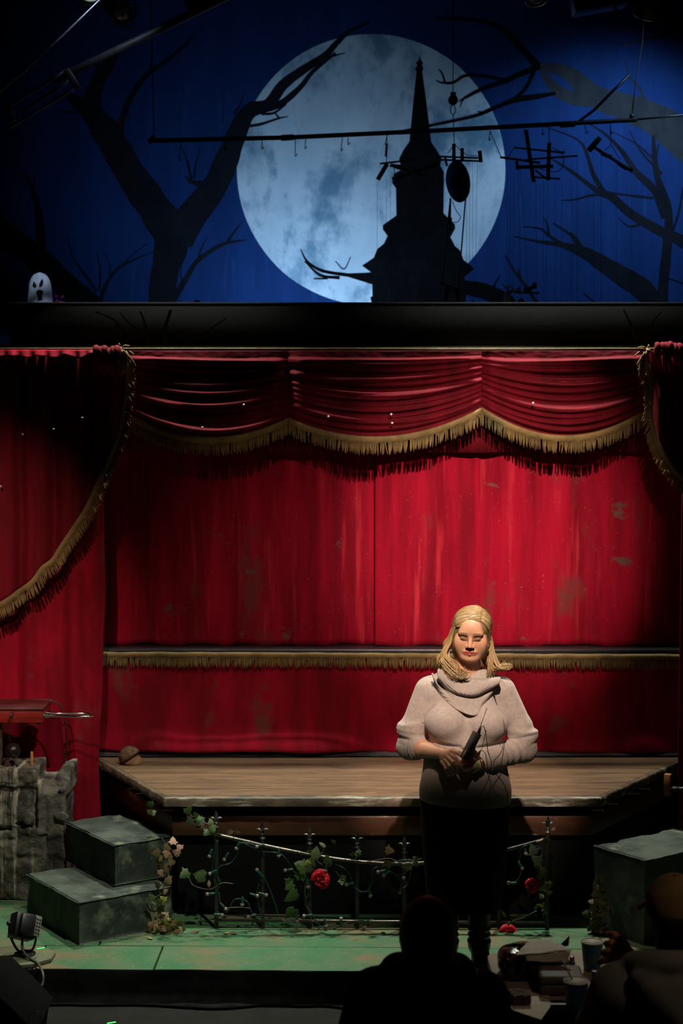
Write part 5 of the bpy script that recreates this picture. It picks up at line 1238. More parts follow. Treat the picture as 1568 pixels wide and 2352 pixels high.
# ================================================================== TABLE IN THE AUDIENCE
ZT = .60
def T(px, py, z=ZT): return atz(px, py, z)
tab = thing('cafe_table', 'pale rectangular cafe table with rounded corners between two seated visitors', 'table', (1.0, 5.8, AUD))
tx0, tx1, ty0, ty1, cr_ = T(1130, 2240).x, 1.72, 5.53, 6.07, .055
pts = []
for cx, cy, a0 in ((tx1 - cr_, ty1 - cr_, 0), (tx0 + cr_, ty1 - cr_, 90), (tx0 + cr_, ty0 + cr_, 180), (tx1 - cr_, ty0 + cr_, 270)):
    for k in range(7): a = math.radians(a0 + 15 * k); pts.append(Vector((cx + cr_ * math.cos(a), cy + cr_ * math.sin(a), ZT - .03)))
add('tabletop', prism(pts, (0, 0, .03), .004), mat('table_laminate', (.36, .28, .21), (.31, .24, .18), 5, rough=.5), tab, sharp=40)
for x, y in ((tx0 + .10, ty0 + .08), (tx1 - .1, ty0 + .08), (tx0 + .10, ty1 - .08), (tx1 - .1, ty1 - .08)):
    add('leg', tube([Vector((x, y, AUD)), Vector((x, y, ZT - .03))], .018, 12), black_metal, tab, sharp=50)
add('apron', box(Vector(((tx0 + tx1) / 2, ty0 + .05, ZT - .10)), (tx1 - tx0 - .12, .02, .14), .003), mat('dark_apron', (.05, .04, .032), rough=.7), tab, sharp=40)
cup_m = mat('blue_paper_cup', (.012, .060, .135), (.010, .05, .115), 12, rough=.5); rim_m = mat('cream_cup_paper', (.50, .45, .38), rough=.6)
emb_m = mat('cup_emblem', (.10, .13, .15), rough=.6); straw_m = mat('paper_straw', (.42, .25, .10), (.34, .19, .07), 14, rough=.6)
def cup(label, px, py, rt, rb, h, drink, emblem):
    p = T(px, py) + Vector((0, 0, .0005)); t = thing('paper_cup', label, 'cup', p, 'blue paper cups on the cafe table')
    add('wall', lathe([(rb, 0), (rb + (rt - rb) * .5, h * .5), (rt, h), (rt - .0015, h), (rb - .001, .006)], 36, p), cup_m, t, sharp=50)
    add('rim', tube([p + Vector((rt * math.cos(a), rt * math.sin(a), h)) for a in [i * math.pi / 18 for i in range(37)]], .0022, 8), rim_m, t)
    add('lining', lathe([(rt - .0018, h - .001), (rt - .0045, h * .80)], 36, p), rim_m, t)
    if drink: add('drink', lathe([(rt - .004, h * .86), (.001, h * .861)], 36, p), mat('orange_drink', (.32, .13, .03), rough=.1, spec=.6), t)
    if emblem:
        V = []; zc = h * .48
        def onc(u, v, off=.0006):
            r = rb + (rt - rb) * (zc + v) / h + off; a = -math.pi / 2 - .10 + u / r; return p + Vector((r * math.cos(a), r * math.sin(a), zc + v))
        V.append(tube([onc(.0145 * math.cos(a), .0145 * math.sin(a)) for a in [i * math.pi / 14 for i in range(29)]], .0011, 5))
        for k in range(6):
            a = k * math.pi / 3
            V.append(tube([onc((.004 + .009 * s) * math.cos(a + .28 * math.sin(s * 3.14)), (.004 + .009 * s) * math.sin(a + .28 * math.sin(s * 3.14))) for s in (0, .33, .66, 1)], .0011, 5))
            V.append(tube([onc((.004 + .009 * s) * math.cos(a - .28 * math.sin(s * 3.14)), (.004 + .009 * s) * math.sin(a - .28 * math.sin(s * 3.14))) for s in (0, .33, .66, 1)], .0011, 5))
        add('emblem', join(*V), emb_m, t)
    return t
cup('blue paper cup with round flower emblem at the far side of the table', 1359, 2227, .0385, .029, .100, False, True)
c2 = cup('blue paper cup of orange drink with a straw, at the near side of the table', 1322, 2322, .0405, .031, .100, True, False)
cpos = wloc(c2); add('straw', tube([cpos + Vector((.010, .012, .006)), cpos + Vector((-.012, .02, .102)), at(1290, 2203, cpos.y + .05)], .0032, 8), straw_m, c2)
cs = wloc(c2)
# black patterned bag with folded napkins lying on it
bg = thing('black_snack_bag', 'shiny black plastic bag with dark red print lying on the cafe table', 'bag', T(1225, 2245))
b0 = T(1225, 2240); plas = mat('shiny_black_plastic', (.010, .009, .010), rough=.18, spec=.6, bump=.5, bscale=18, bdist=.01); redp2 = mat('dark_red_print', (.12, .012, .018), (.03, .006, .008), 14, (.45, .6), rough=.3)
S = Sdf(lin(-.16, .16, .006), lin(-.12, .12, .006), lin(-.01, .16, .006))
S.box((0, 0, .045), (.118, .075, .045), .03, .02); S.ell((.01, .02, .07), (.09, .06, .048), .03); S.ell((-.07, 0, .05), (.05, .07, .045), .03)
rs_ = np.random.RandomState(8)
for i in range(26): S.ell((rs_.uniform(-.12, .12), rs_.uniform(-.08, .08), rs_.uniform(.02, .12)), (.03, .012, .008), .010, '-', R=np.array(Matrix.Rotation(rs_.uniform(0, 3), 3, 'Y')))
S.plane((0, 0, 1), .0)
add_np('sack', S.mesh(), plas, bg, b0 - wloc(bg))
o = add('print', prism([at(1168, 2208, b0.y - .08), at(1190, 2188, b0.y - .075), at(1190, 2204, b0.y - .085), at(1172, 2216, b0.y - .088)], (0, .02, 0)), redp2, bg, smooth=False)
add('corner', prism([b0 + Vector((.085, .03, .085)), b0 + Vector((.125, .03, .095)), b0 + Vector((.128, .03, .128))], (0, .008, 0)), plas, bg, smooth=False)
nap_m = mat('paper_napkin', (.62, .55, .46), (.54, .47, .39), 30, rough=.85, bump=.2, bscale=120)
def sheet(name, label, px4, zs, Y0, bump=.004):
    P = [at(a, b, Y0 + dy) for (a, b), dy in zip(px4, zs)]
    def f(u, v):
        q = P[0].lerp(P[1], u).lerp(P[3].lerp(P[2], u), v); return q + Vector((0, 0, bump * nz(u * 3, v * 3, Y0)))
    o = add(name, grid(f, 14, 10), nap_m); solid(o, .002); tag(o, label, 'napkin'); return o
sheet('paper_napkin', 'folded white napkin on top of the black bag', [(1182, 2194), (1312, 2184), (1268, 2158), (1215, 2160)], [-.12, -.11, -.01, -.01], b0.y)
sheet('paper_napkin', 'second white napkin under the folded one, hanging over the bag front', [(1208, 2206), (1302, 2212), (1310, 2186), (1206, 2194)], [-.125, -.118, -.108, -.112], b0.y)
# flat napkin with brownie
q = T(1212, 2306); zt0 = ZT + .0015
npts = [(1156, 2298), (1180, 2322), (1242, 2343), (1264, 2312), (1262, 2290), (1236, 2272), (1182, 2276)]
o = add('paper_napkin', prism([T(a, b, zt0) for a, b in npts], (0, 0, .0015)), nap_m, smooth=False); tag(o, 'creased white napkin spread on the table under the brownie', 'napkin')
bwn = mat('brownie', (.085, .034, .014), (.05, .02, .009), 30, rough=.8, bump=1., bscale=60)
bq = T(1192, 2302, ZT + .003)
S = Sdf(lin(-.06, .06, .004), lin(-.07, .07, .004), lin(-.006, .05, .004)); S.box((0, 0, .018), (.030, .040, .018), .006, .004, R=np.array(Matrix.Rotation(.2, 3, 'Z'))); S.ell((-.004, -.045, .02), (.018, .012, .03), .006, '-')
for i in range(20): S.ell((rs_.uniform(-.03, .03), rs_.uniform(-.04, .04), .036), (.008, .008, .004), .004, '-')
S.plane((0, 0, 1), .0)
o = add_np('brownie', S.mesh(), bwn, None, bq); tag(o, 'dark half-eaten brownie square on the spread napkin', 'brownie')
cq = T(1286, 2275)
cb_m = mat('takeout_box_brown', (.11, .085, .065), (.09, .07, .055), 10, rough=.6)
tk = thing('takeout_box', 'grey-brown takeout clamshell box behind the near cup', 'food box', cq)
add('tray', box(cq + Vector((0, 0, .021)), (.145, .125, .042), .016, 3), cb_m, tk); add('lid', box(cq + Vector((0, 0, .055)), (.150, .130, .030), .013, 3), cb_m, tk)
kq = T(1372, 2280)
pk = thing('black_card_box', 'small upright black box with a gold printed line, beside the hooded visitor', 'box', kq)
add('carton', box(kq + Vector((0, 0, .038)), (.042, .018, .076), .002), mat('black_carton', (.008, .008, .008), rough=.35), pk, sharp=40)
gm = mat('gold_print', (.30, .20, .08), rough=.5)
for dx, w in ((-.010, .012), (.008, .013)): add('print_line', box(kq + Vector((dx, -.0096, .062)), (w, .001, .0035), 0), gm, pk, smooth=False)
sb = T(1313, 2232)
bt = thing('small_bottle', 'tiny dark bottle with a red cap behind the takeout box', 'bottle', sb)
add('body', lathe([(.010, 0), (.011, .003), (.011, .034), (.008, .040)], 16, sb), plas, bt); add('cap', lathe([(.0085, .040), (.0085, .054), (.004, .056)], 16, sb), mat('red_cap', (.22, .015, .03), rough=.3), bt, sharp=50)
# ================================================================== THE SPEAKER
WX, WY = .565, 7.75
def Lw(px, py, y):                       # photo pixel -> the woman's local frame at local depth y
    p = at(px, py, WY + y); return np.array([p.x - WX, y, p.z])
def rotm(rx=0, ry=0, rz=0):
    from mathutils import Euler
    return np.array(Euler((math.radians(rx), math.radians(ry), math.radians(rz)), 'XYZ').to_matrix())
def nonuni(*segs):
    out = []
    for a, b, h in segs:
        q = lin(a, b, h); out += list(q if not out else q[1:])
    return np.array(out)
HR = np.array(Matrix.Rotation(math.radians(-7), 3, 'Z') @ Matrix.Rotation(math.radians(3), 3, 'Y') @ Matrix.Rotation(math.radians(12), 3, 'X'))
HS = .985; HO = np.array([.026, -.035, 1.545])
def hp(x, y, z): return HO + HR @ (np.array([x, y, z]) * HS)
# --- body: head, neck, torso, arms with hands, legs - one continuous surface
B = Sdf(nonuni((-.36, -.15, .005), (-.15, .14, .0023), (.14, .36, .006)), nonuni((-.275, -.085, .0024), (-.085, .12, .0045), (.12, .22, .008)),
        nonuni((.03, .915, .012), (.915, 1.11, .0026), (1.11, 1.39, .010), (1.39, 1.69, .0023)))
def he(c, r, k=.01, op='+'): B.ell(hp(*c), np.array(r) * HS, k, op, R=HR)
def hc(a, b, ra, rb=None, k=.006, op='+'): B.cap(hp(*a), hp(*b), ra * HS, (rb if rb is not None else ra) * HS, k, op)
he((0, .014, .026), (.074, .093, .080), .01)
he((0, -.024, -.036), (.071, .062, .076), .03)
for s in (-1, 1):
    he((s * .043, -.048, -.032), (.032, .030, .034), .02)          # cheeks
    he((s * .037, -.028, -.068), (.031, .036, .032), .03)          # jaw
    he((s * .030, -.072, .022), (.026, .018, .012), .014)           # brow ridge
he((0, -.070, .045), (.045, .025, .035), .03)                       # forehead
he((0, -.062, -.094), (.026, .022, .018), .016)                     # chin
he((0, -.035, -.104), (.045, .045, .022), .03)                      # soft under-chin
for s in (-1, 1):
    he((s * .0315, -.1005, .003), (.0175, .017, .0110), .010, '-')   # sockets
    he((s * .0310, -.0725, .000), (.0165, .0155, .0130), .005)      # closed lids
    hc((s * .014, -.088, .0225), (s * .032, -.0890, .0265), .0042, .0042, .006); hc((s * .032, -.0890, .0265), (s * .048, -.078, .0205), .0042, .0026, .006)
hc((0, -.084, .012), (0, -.0985, -.022), .0085, .0105, .010)        # nose bridge
he((0, -.1005, -.0325), (.0125, .0115, .0095), .007)
for s in (-1, 1):
    he((s * .0135, -.0935, -.0365), (.0085, .010, .0075), .005)
    he((s * .0060, -.1010, -.0425), (.0036, .0050, .0030), .002, '-')
    hc((s * .020, -.0905, -.040), (s * .031, -.0820, -.058), .0012, .0010, .008, '-')   # smile folds
he((0, -.080, -.066), (.030, .012, .018), .012)
hc((-.0275, -.0765, -.0690), (-.006, -.0895, -.0635), .0030, .0046, .004); hc((-.006, -.0895, -.0635), (.006, -.0895, -.0635), .0046, .0046, .004); hc((.006, -.0895, -.0635), (.0275, -.0765, -.0690), .0046, .0030, .004)
hc((-.025, -.0770, -.0712), (0, -.0890, -.0755), .0034, .0058, .004); hc((0, -.0890, -.0755), (.025, -.0770, -.0712), .0058, .0034, .004)
hc((-.0285, -.0830, -.0692), (0, -.0955, -.0690), .0012, .0016, .0015, '-'); hc((0, -.0955, -.0690), (.0285, -.0830, -.0692), .0016, .0012, .0015, '-')
for s in (-1, 1):
    he((s * .0755, .014, -.010), (.0085, .018, .030), .006); he((s * .081, .008, -.006), (.005, .010, .018), .004, '-')
# neck and the body under the clothes
B.cap(hp(0, .018, -.060), (.004, .030, 1.36), .054, .060, .02)
B.cap((.004, .03, 1.36), (0, .03, 1.28), .064, .075, .03)
B.ell((0, .03, 1.19), (.125, .070, .15), .03); B.ell((0, .01, .97), (.145, .10, .2), .04); B.ell((0, .02, .82), (.165, .105, .13), .04)
ELL, ELR = np.array([-.246, .022, 1.012]), np.array([.268, .022, 1.000])
WRL, WRR = np.array([-.112, -.180, 1.018]), np.array([.040, -.172, .966])
for sh, el, wr in (((-.155, .025, 1.25), ELL, WRL), ((.16, .025, 1.25), ELR, WRR)):
    B.cap(sh, el, .034, .040, .02); B.cap(el, el + (wr - el) * .35, .041, .0405, .015); B.cap(el + (wr - el) * .35, wr, .0405, .0255, .012)
def finger(pts, r0, r1, k=.004):
    n = len(pts); B.chain([np.array(p) for p in pts], [r0 + (r1 - r0) * i / (n - 1) for i in range(n)], k)
# right hand (left in the picture): palm, four fingers closing over the other hand, thumb on the pack
B.cap(WRL, (-.088, -.205, 1.012), .0245, .026, .012); B.cap((-.095, -.205, 1.020), (-.108, -.200, .988), .019, .018, .012)
finger([(-.084, -.222, 1.028), (-.060, -.243, 1.012), (-.042, -.247, .988), (-.040, -.238, .966)], .0098, .0078)
finger([(-.092, -.224, 1.012), (-.069, -.250, .992), (-.053, -.250, .966), (-.052, -.238, .946)], .0102, .0080)
finger([(-.102, -.222, .998), (-.083, -.249, .974), (-.070, -.247, .950), (-.068, -.234, .934)], .0098, .0076)
finger([(-.113, -.214, .986), (-.098, -.238, .960), (-.088, -.238, .940), (-.084, -.226, .928)], .0088, .0068)
finger([(-.100, -.205, 1.028), (-.070, -.226, 1.040), (-.046, -.240, 1.034), (-.026, -.246, 1.018)], .0125, .0092, .006)
# left hand (right in the picture): palm underneath, fingers up behind the pack, thumb across the front
B.cap(WRR, (.004, -.196, .972), .0250, .026, .012); B.cap((.010, -.196, .990), (-.006, -.200, .956), .019, .018, .012); B.cap((.004, -.196, .972), (-.022, -.208, .978), .022, .018, .01)
finger([(.002, -.192, .992), (.012, -.200, 1.026), (.008, -.210, 1.052), (-.002, -.222, 1.070)], .0094, .0072)
finger([(.012, -.186, .992), (.026, -.198, 1.024), (.024, -.212, 1.048), (.014, -.226, 1.062)], .0096, .0074)
finger([(-.010, -.196, .990), (-.006, -.206, 1.020), (-.012, -.216, 1.042), (-.022, -.226, 1.054)], .0092, .0072)
finger([(-.018, -.200, .986), (-.022, -.210, 1.010), (-.030, -.220, 1.024), (-.038, -.228, 1.032)], .0084, .0066)
finger([(.006, -.212, .966), (-.014, -.236, .968), (-.034, -.250, .974), (-.052, -.258, .980)], .0120, .0088, .006)
# legs
for s in (-1, 1):
    B.cap((s * .085, .02, .80), (s * .075, .02, .46), .078, .055, .03); B.cap((s * .075, .02, .46), (s * .073, .03, .10), .052, .040, .02)
bodyV, bodyQ = B.mesh()
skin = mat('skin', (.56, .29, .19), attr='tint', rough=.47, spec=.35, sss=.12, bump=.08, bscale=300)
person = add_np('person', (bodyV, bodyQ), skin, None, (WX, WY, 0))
tag(person, 'woman in a pale knitted sweater and long black skirt, head bowed, holding a microphone pack', 'person')
# natural colouring of skin, lips, brows, lids; shade painted into nostrils and lip gap
hv = ((bodyV - HO) @ HR) / HS
base_c = np.array([.66, .345, .225]); C = np.tile(base_c, (len(bodyV), 1))
def blend(mask, col): 
    m = np.clip(mask, 0, 1)[:, None]; C[:] = C * (1 - m) + np.array(col) * m
x, y, z = hv[:, 0], hv[:, 1], hv[:, 2]; ax_ = np.abs(x); infront = (y < -.045)
blend(infront * .45 * np.exp(-(((ax_ - .040) / .020) ** 2 + ((z + .035) / .020) ** 2)), (.60, .22, .15))
blend(infront * .5 * np.exp(-((x / .014) ** 2 + ((z + .036) / .012) ** 2)), (.58, .24, .17))
lipz = -.0690 - .0035 * (ax_ / .022) ** 2
blend(infront * np.clip(1.7 - 1.7 * (((ax_) / .0320) ** 2 + ((z + .0695) / .0125) ** 2) ** 1.5, 0, 1), (.50, .105, .095))
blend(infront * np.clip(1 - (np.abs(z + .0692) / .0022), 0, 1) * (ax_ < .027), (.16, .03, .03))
blend(infront * .80 * np.exp(-(((ax_ - .031) / .019) ** 2 + ((z - .003) / .011) ** 2) ** 1.6), (.20, .080, .050))    # eye shadow
bz = .0245 + .003 * np.sin((ax_ - .012) / .038 * 3.14) - .16 * np.clip(ax_ - .036, 0, 1)
blend(infront * .8 * np.clip(1.35 - np.abs(z - bz) / .0038, 0, 1) * np.clip((ax_ - .011) / .004, 0, 1) * np.clip((.050 - ax_) / .006, 0, 1), (.14, .065, .038))
lz = -.0090 - .0022 * np.cos((ax_ - .031) / .016 * 1.57)
blend(infront * .95 * np.clip(1.35 - np.abs(z - lz) / .0030, 0, 1) * (ax_ > .013) * (ax_ < .047), (.02, .011, .010))
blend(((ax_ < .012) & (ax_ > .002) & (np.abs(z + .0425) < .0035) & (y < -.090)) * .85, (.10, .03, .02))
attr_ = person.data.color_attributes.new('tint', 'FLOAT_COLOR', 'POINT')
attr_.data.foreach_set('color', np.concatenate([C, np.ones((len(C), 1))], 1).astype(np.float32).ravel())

# --- sweater
W = Sdf(lin(-.37, .38, .0052), lin(-.27, .20, .0055), lin(.70, 1.45, .0056))
W.ell((0, .018, 1.20), (.178, .112, .165), .03)
W.ell((-.088, -.070, 1.135), (.098, .088, .088), .035); W.ell((.092, -.070, 1.130), (.098, .088, .088), .035)
W.ell((0, -.012, .965), (.186, .142, .20), .04); W.ell((.004, .0, .80), (.212, .150, .22), .05)
W.cap((-.145, .028, 1.272), (-.04, .030, 1.325), .060, .060, .035); W.cap((.150, .028, 1.272), (.04, .030, 1.325), .060, .060, .035)
W.ell((.004, .045, 1.318), (.095, .070, .036), .03)
W.cap((-.166, .025, 1.265), (-.232, .022, 1.10), .064, .060, .025); W.cap((-.232, .022, 1.10), ELL, .060, .060, .015, wav=(.003, 22, .0, 1.1))
W.cap((.172, .025, 1.265), (.252, .022, 1.10), .064, .060, .025); W.cap((.252, .022, 1.10), ELR, .060, .060, .015, wav=(.005, 20, .2, 1.1))
W.ell(ELL + np.array([-.004, 0, -.006]), (.062, .060, .056), .02); W.ell(ELR + np.array([.004, 0, -.006]), (.063, .062, .060), .02)
eL = (WRL - ELL) / np.linalg.norm(WRL - ELL); eR = (WRR - ELR) / np.linalg.norm(WRR - ELR)
W.cap(ELL, ELL + eL * .045, .060, .054, .012, wav=(.004, 16, 0, 1.1))
W.cap(ELR, ELR + eR * .23, .061, .046, .012, wav=(.0035, 34, .1, .62))
# pushed-up sleeve folds and bunched cloth at the elbows
for k in range(1, 4): W.ell(ELL + np.array([-.002 + .001 * k, -.004, .030 + .026 * k]), (.0645 - .001 * k, .062, .010), .02, R=rotm(0, 14 - 7 * k, 8))
for k in range(3): W.ell(ELR + np.array([.004, -.006, .028 + .028 * k]), (.0645, .062, .010), .02, R=rotm(0, -18 + 9 * k, 0))
# under-bust and waist creases
W.cap((-.15, -.10, 1.045), (-.03, -.135, 1.035), .006, .004, .02, '-'); W.cap((.16, -.10, 1.045), (.04, -.135, 1.030), .006, .004, .02, '-')
W.plane((.055, 0, 1), .757, .006)
SW = W
sw_m = mat('mauve_grey_knit', (.44, .355, .335), (.39, .31, .29), 60, rough=.9, sheen=.25, spec=.1, wave=('X', 62, .6, .32), bump=.25, bscale=500)
V, Q = W.mesh(); sweater = add_np('sweater', (V, Q), sw_m, person)
# rib cuff of the pictured-right sleeve
def ring(cn, dirv, r, n=26): 
    d = Vector(dirv).normalized(); u = d.orthogonal().normalized(); v = d.cross(u)
    return [Vector(cn) + (u * math.cos(a) + v * math.sin(a)) * r for a in [2 * math.pi * i / n for i in range(n)]]
def cuff(p0, dirv, ln, r0, r1, ribs=26):
    V, F = [], []; n = ribs * 2
    for j in range(8):
        t = j / 7; rr = r0 + (r1 - r0) * t + .002 * math.sin(t * 9)
        for i, q in enumerate(ring(np.array(p0) + np.array(dirv) * ln * t, dirv, rr, n)):
            c = Vector(np.array(p0) + np.array(dirv) * ln * t); V.append(c + (q - c) * (1 + (.03 if i % 2 else -.01)))
    for j in range(7):
        for i in range(n): F.append((j * n + i, j * n + (i + 1) % n, (j + 1) * n + (i + 1) % n, (j + 1) * n + i))
    return V, F
def loc(vf): return [Vector(v) + Vector((WX, WY, 0)) for v in vf[0]], vf[1]
o = add('cuff', loc(cuff(ELR + eR * .150, eR, .088, .0535, .0445)), sw_m, sweater); solid(o, .004)
o = add('cuff', loc(cuff(ELL + eL * .030, eL, .030, .058, .0525)), sw_m, sweater); solid(o, .004)
# --- big asymmetric ribbed collar: flap across the chest, rolled at the neck
rowsp = [  # (pixel row left -> right, stand-off from the chest)
    ([(1012, 1538), (1038, 1548), (1066, 1556), (1096, 1559), (1126, 1557), (1146, 1554)], .010),
    ([(1004, 1535), (1030, 1549), (1060, 1558), (1094, 1562), (1128, 1559), (1148, 1556)], .036),
    ([(1003, 1545), (1024, 1562), (1052, 1575), (1086, 1580), (1120, 1572), (1146, 1562)], .048),
    ([(1004, 1554), (1024, 1573), (1052, 1587), (1086, 1592), (1116, 1582), (1143, 1568)], .040),
    ([(1000, 1560), (1022, 1580), (1052, 1594), (1086, 1598), (1114, 1588), (1141, 1572)], .015),
    ([(995, 1556), (1018, 1584), (1050, 1606), (1086, 1612), (1112, 1597), (1138, 1577)], .014),
    ([(993, 1552), (1014, 1588), (1048, 1617), (1088, 1628), (1109, 1607), (1134, 1583)], .016),
    ([(992, 1546), (1009, 1589), (1046, 1625), (1089, 1641), (1106, 1617), (1131, 1589)], .010)]
rows3 = []
for row, off in rowsp:
    pts = []
    for a, b in row:
        g = Lw(a, b, -.10); fy = SW.front_y(g[0], g[2])
        fy = -.06 if fy is None else fy
        fy = min(fy, -.055) if 1010 < a < 1150 else fy
        g = Lw(a, b, fy); pts.append(Vector((g[0], fy - off, g[2])))
    rows3.append(spline(pts, 10))
rowsf = []
for i in range(len(rows3[0])): rowsf.append(spline([r[i] for r in rows3], 5))
def coll(u, v):
    c = rowsf[int(round(u * (len(rowsf) - 1)))]; q = c[int(round(v * (len(c) - 1)))]
    return q + Vector((WX, WY, 0))
collar = add('collar', grid(coll, len(rowsf) - 1, len(rowsf[0]) - 1), mat('mauve_grey_rib', (.45, .365, .345), (.40, .32, .30), 60, rough=.9, sheen=.25, spec=.1, wave=('DIAGONAL', 56, .5, .6), bump=.2, bscale=500), sweater); solid(collar, .006)
edge = [rowsf[i][-1] + Vector((WX, WY, 0)) for i in range(len(rowsf))]
add('collar_edge', tube(edge, .0038, 8), sw_m, collar)
# --- skirt and boots
def ringz(z, rx, ry, cx=0, cy=0, wob=0, n=48):
    return [Vector((WX + cx + (rx + wob * math.sin(a * 7 + z * 4)) * math.cos(a), WY + cy + (ry + wob * math.sin(a * 5)) * math.sin(a), z)) for a in [2 * math.pi * i / n for i in range(n)]]
def loft(rings, cap=True):
    n = len(rings[0]); V = [v for r in rings for v in r]; F = []
    for j in range(len(rings) - 1):
        for i in range(n): F.append((j * n + i, j * n + (i + 1) % n, (j + 1) * n + (i + 1) % n, (j + 1) * n + i))
    if cap: F += [tuple(range(n - 1, -1, -1)), tuple((len(rings) - 1) * n + i for i in range(n))]
    return V, F
blk_skirt = mat('black_skirt_cloth', (.006, .006, .0065), rough=.85, spec=.12, bump=.2, bscale=200)
sk = add('skirt', loft([ringz(.262, .170, .125, .002, .0, .005), ringz(.36, .180, .132, .002, 0, .004), ringz(.55, .196, .14, .002, 0, .002), ringz(.72, .206, .145, .003, 0), ringz(.80, .207, .146, .003, 0)]), blk_skirt, person, sharp=60)
boot_m = mat('black_boot_leather', (.008, .008, .008), rough=.4, spec=.4)
for s, fx in ((-1, -.075), (1, .073)):
    Bt = Sdf(lin(-.075, .075, .006), lin(-.24, .12, .006), lin(-.005, .30, .006))
    Bt.cap((0, .03, .29), (0, .03, .09), .056, .046, .01); Bt.cap((0, .03, .075), (0, -.12, .045), .046, .036, .03); Bt.cap((0, -.06, .035), (0, -.155, .032), .040, .032, .02)
    Bt.box((0, .045, .025), (.028, .030, .025), .008, .008); Bt.box((0, -.085, .008), (.036, .095, .008), .006, .006)
    for k in range(3): Bt.ell((0, .02, .10 + .03 * k), (.055, .053, .006), .012)
    Bt.plane((0, 0, 1), .0005); Bt.plane((0, 0, -1), -.285)
    add_np('boot', Bt.mesh(), boot_m, person, (fx, -.005, .0))
# --- wrist things, earrings
wb = WRR + eR * -.010
o = add('watch_band', loc(cuff(wb + eR * -.012, eR, .020, .0290, .0285, 16)), mat('beaded_band', (.10, .09, .10), (.42, .40, .42), 160, (.52, .6), rough=.3, metal=.5), person); solid(o, .004)
o = add('wristband', loc(cuff(WRR + eR * .010, eR, .017, .0285, .0280, 16)), mat('lime_wristband', (.16, .34, .03), rough=.5), person); solid(o, .002)
for s in (-1, 1):
    e0 = Vector(hp(s * .078, .006, -.042)); 
    add('earring', loc(join(tube([e0, e0 + Vector((s * .002, -.002, -.012))], .0008, 5), tube([e0 + Vector((s * .002, -.002, -.012)), e0 + Vector((s * .002, -.002, -.040))], [.0016, .0024], 6), ball(e0 + Vector((s * .002, -.002, -.043)), .0032, 8, 6))), chrome, person)
# --- hair: inner mass plus combed locks
Hh = Sdf(lin(-.20, .24, .0042), lin(-.19, .17, .0045), lin(1.30, 1.70, .0042))
def hhe(c, r, k=.02, op='+'): Hh.ell(hp(*c), np.array(r) * HS, k, op, R=HR)
hhe((0, .020, .030), (.085, .104, .081))
hhe((-.058, .025, -.040), (.036, .060, .105), .03); hhe((.060, .038, -.040), (.030, .050, .10), .03); hhe((0, .075, -.045), (.085, .045, .11), .03)
hhe((.008, -.104, -.026), (.063, .066, .092), .006, '-'); hhe((0, -.06, -.10), (.062, .075, .06), .01, '-')
hm = mat('blonde_hair', (.42, .26, .115), attr='tint', rough=.42, spec=.35, bump=.25, bscale=90, bstretch=(6, 6, .6))
hV, hQ = Hh.mesh()
hV = np.asarray(hV); locks = []; cols = [np.tile((.30, .18, .072), (len(hV), 1))]
hr = random.Random(5)
PART = .042
EC, ER_ = np.array([0, .020, .031]), np.array([.0875, .1065, .0825])
def lockpath(side, t, phi, r, drop=-.12):
    """from the parting along the skull surface to the side of the head"""
    a = np.array([PART / ER_[0], -.66 + 1.30 * t, 0]); a[2] = math.sqrt(max(.05, 1 - a[0] ** 2 - a[1] ** 2)); a /= np.linalg.norm(a)
    A = math.radians(phi); b = np.array([side * abs(math.sin(A)), -math.cos(A), drop]); b /= np.linalg.norm(b)
    om = math.acos(max(-1, min(1, float(a @ b)))); so = math.sin(om); lift = 1 + .020 * r.random()
    return [EC + ER_ * lift * ((math.sin((1 - f) * om) * a + math.sin(f * om) * b) / so) * (.985 if f == 0 else 1) for f in (0, .2, .45, .72, 1)]
def add_lock(P3, r0, col):
    S_ = spline([Vector(p) for p in P3], 6); n = len(S_)
    rs2 = [r0 * min(1, .45 + i * .14) * (1 if i < n * .7 else max(.25, 1 - (i - n * .7) / (n * .36))) for i in range(n)]
    V, F = tube(S_, rs2, 6, flat=.55); locks.append((V, F)); cols.append(np.tile(col, (len(V), 1)))
def hcol(r, root=False):
    k = r.random(); a = np.array([.44, .265, .105]); b = np.array([.28, .155, .058]); g = np.array([.50, .42, .31])
    c = a * k + b * (1 - k); return c * (1 - .25 * r.random()) if not root else (c * .4 + g * .6)
for i in range(420):                                           # pictured-left side: long sweep over the brow, in front of the shoulder
    phi = 64 + 116 * (hr.random() ** 1.2); t = min(1, max(0, (phi - 64) / 116 + hr.gauss(0, .05))) 
    P = [hp(*(np.array(q) + np.array([hr.gauss(0, .0012), hr.gauss(0, .0012), hr.gauss(0, .0012)]))) for q in lockpath(-1, t, phi, hr)]
    f = 1 - (phi - 64) / 116                                   # 1 = frontmost
    # falls: reach shoulder with outward volume and an inward/outward curl
    x0 = -.118 + .075 * (1 - f) * hr.random(); yb = -.055 * f + .075 * (1 - f)
    dep = hr.uniform(-.012, .012)
    P += [np.array([HO[0] - .104 + dep, yb * .5 - .030 * f, 1.500]), np.array([HO[0] - .128 + dep + .02 * (1 - f), yb - .030 * f, 1.450]), np.array([HO[0] - .130 + dep * 2 + .05 * hr.random() * f, yb - .045 * f, 1.410 + hr.uniform(-.01, .01)])]
    cr2 = random.Random(int(f * 9) * 7 + 3 * (dep > 0)); j = lambda q: hr.gauss(0, q)
    e1 = P[-1] + np.array([cr2.uniform(.005, .040) * (.5 + .6 * f) + j(.004), -.020 * f + j(.004), -.030 - .020 * cr2.random() + j(.004)])
    e2 = e1 + np.array([cr2.uniform(.012, .026) + j(.003), -.006 + j(.003), -.010 + j(.004)])
    P += [e1, e2, e2 + np.array([.014 + j(.002), .004, .012 + j(.003)])]
    add_lock(P, hr.uniform(.0022, .0044), hcol(hr, t < .25 and hr.random() < .35))
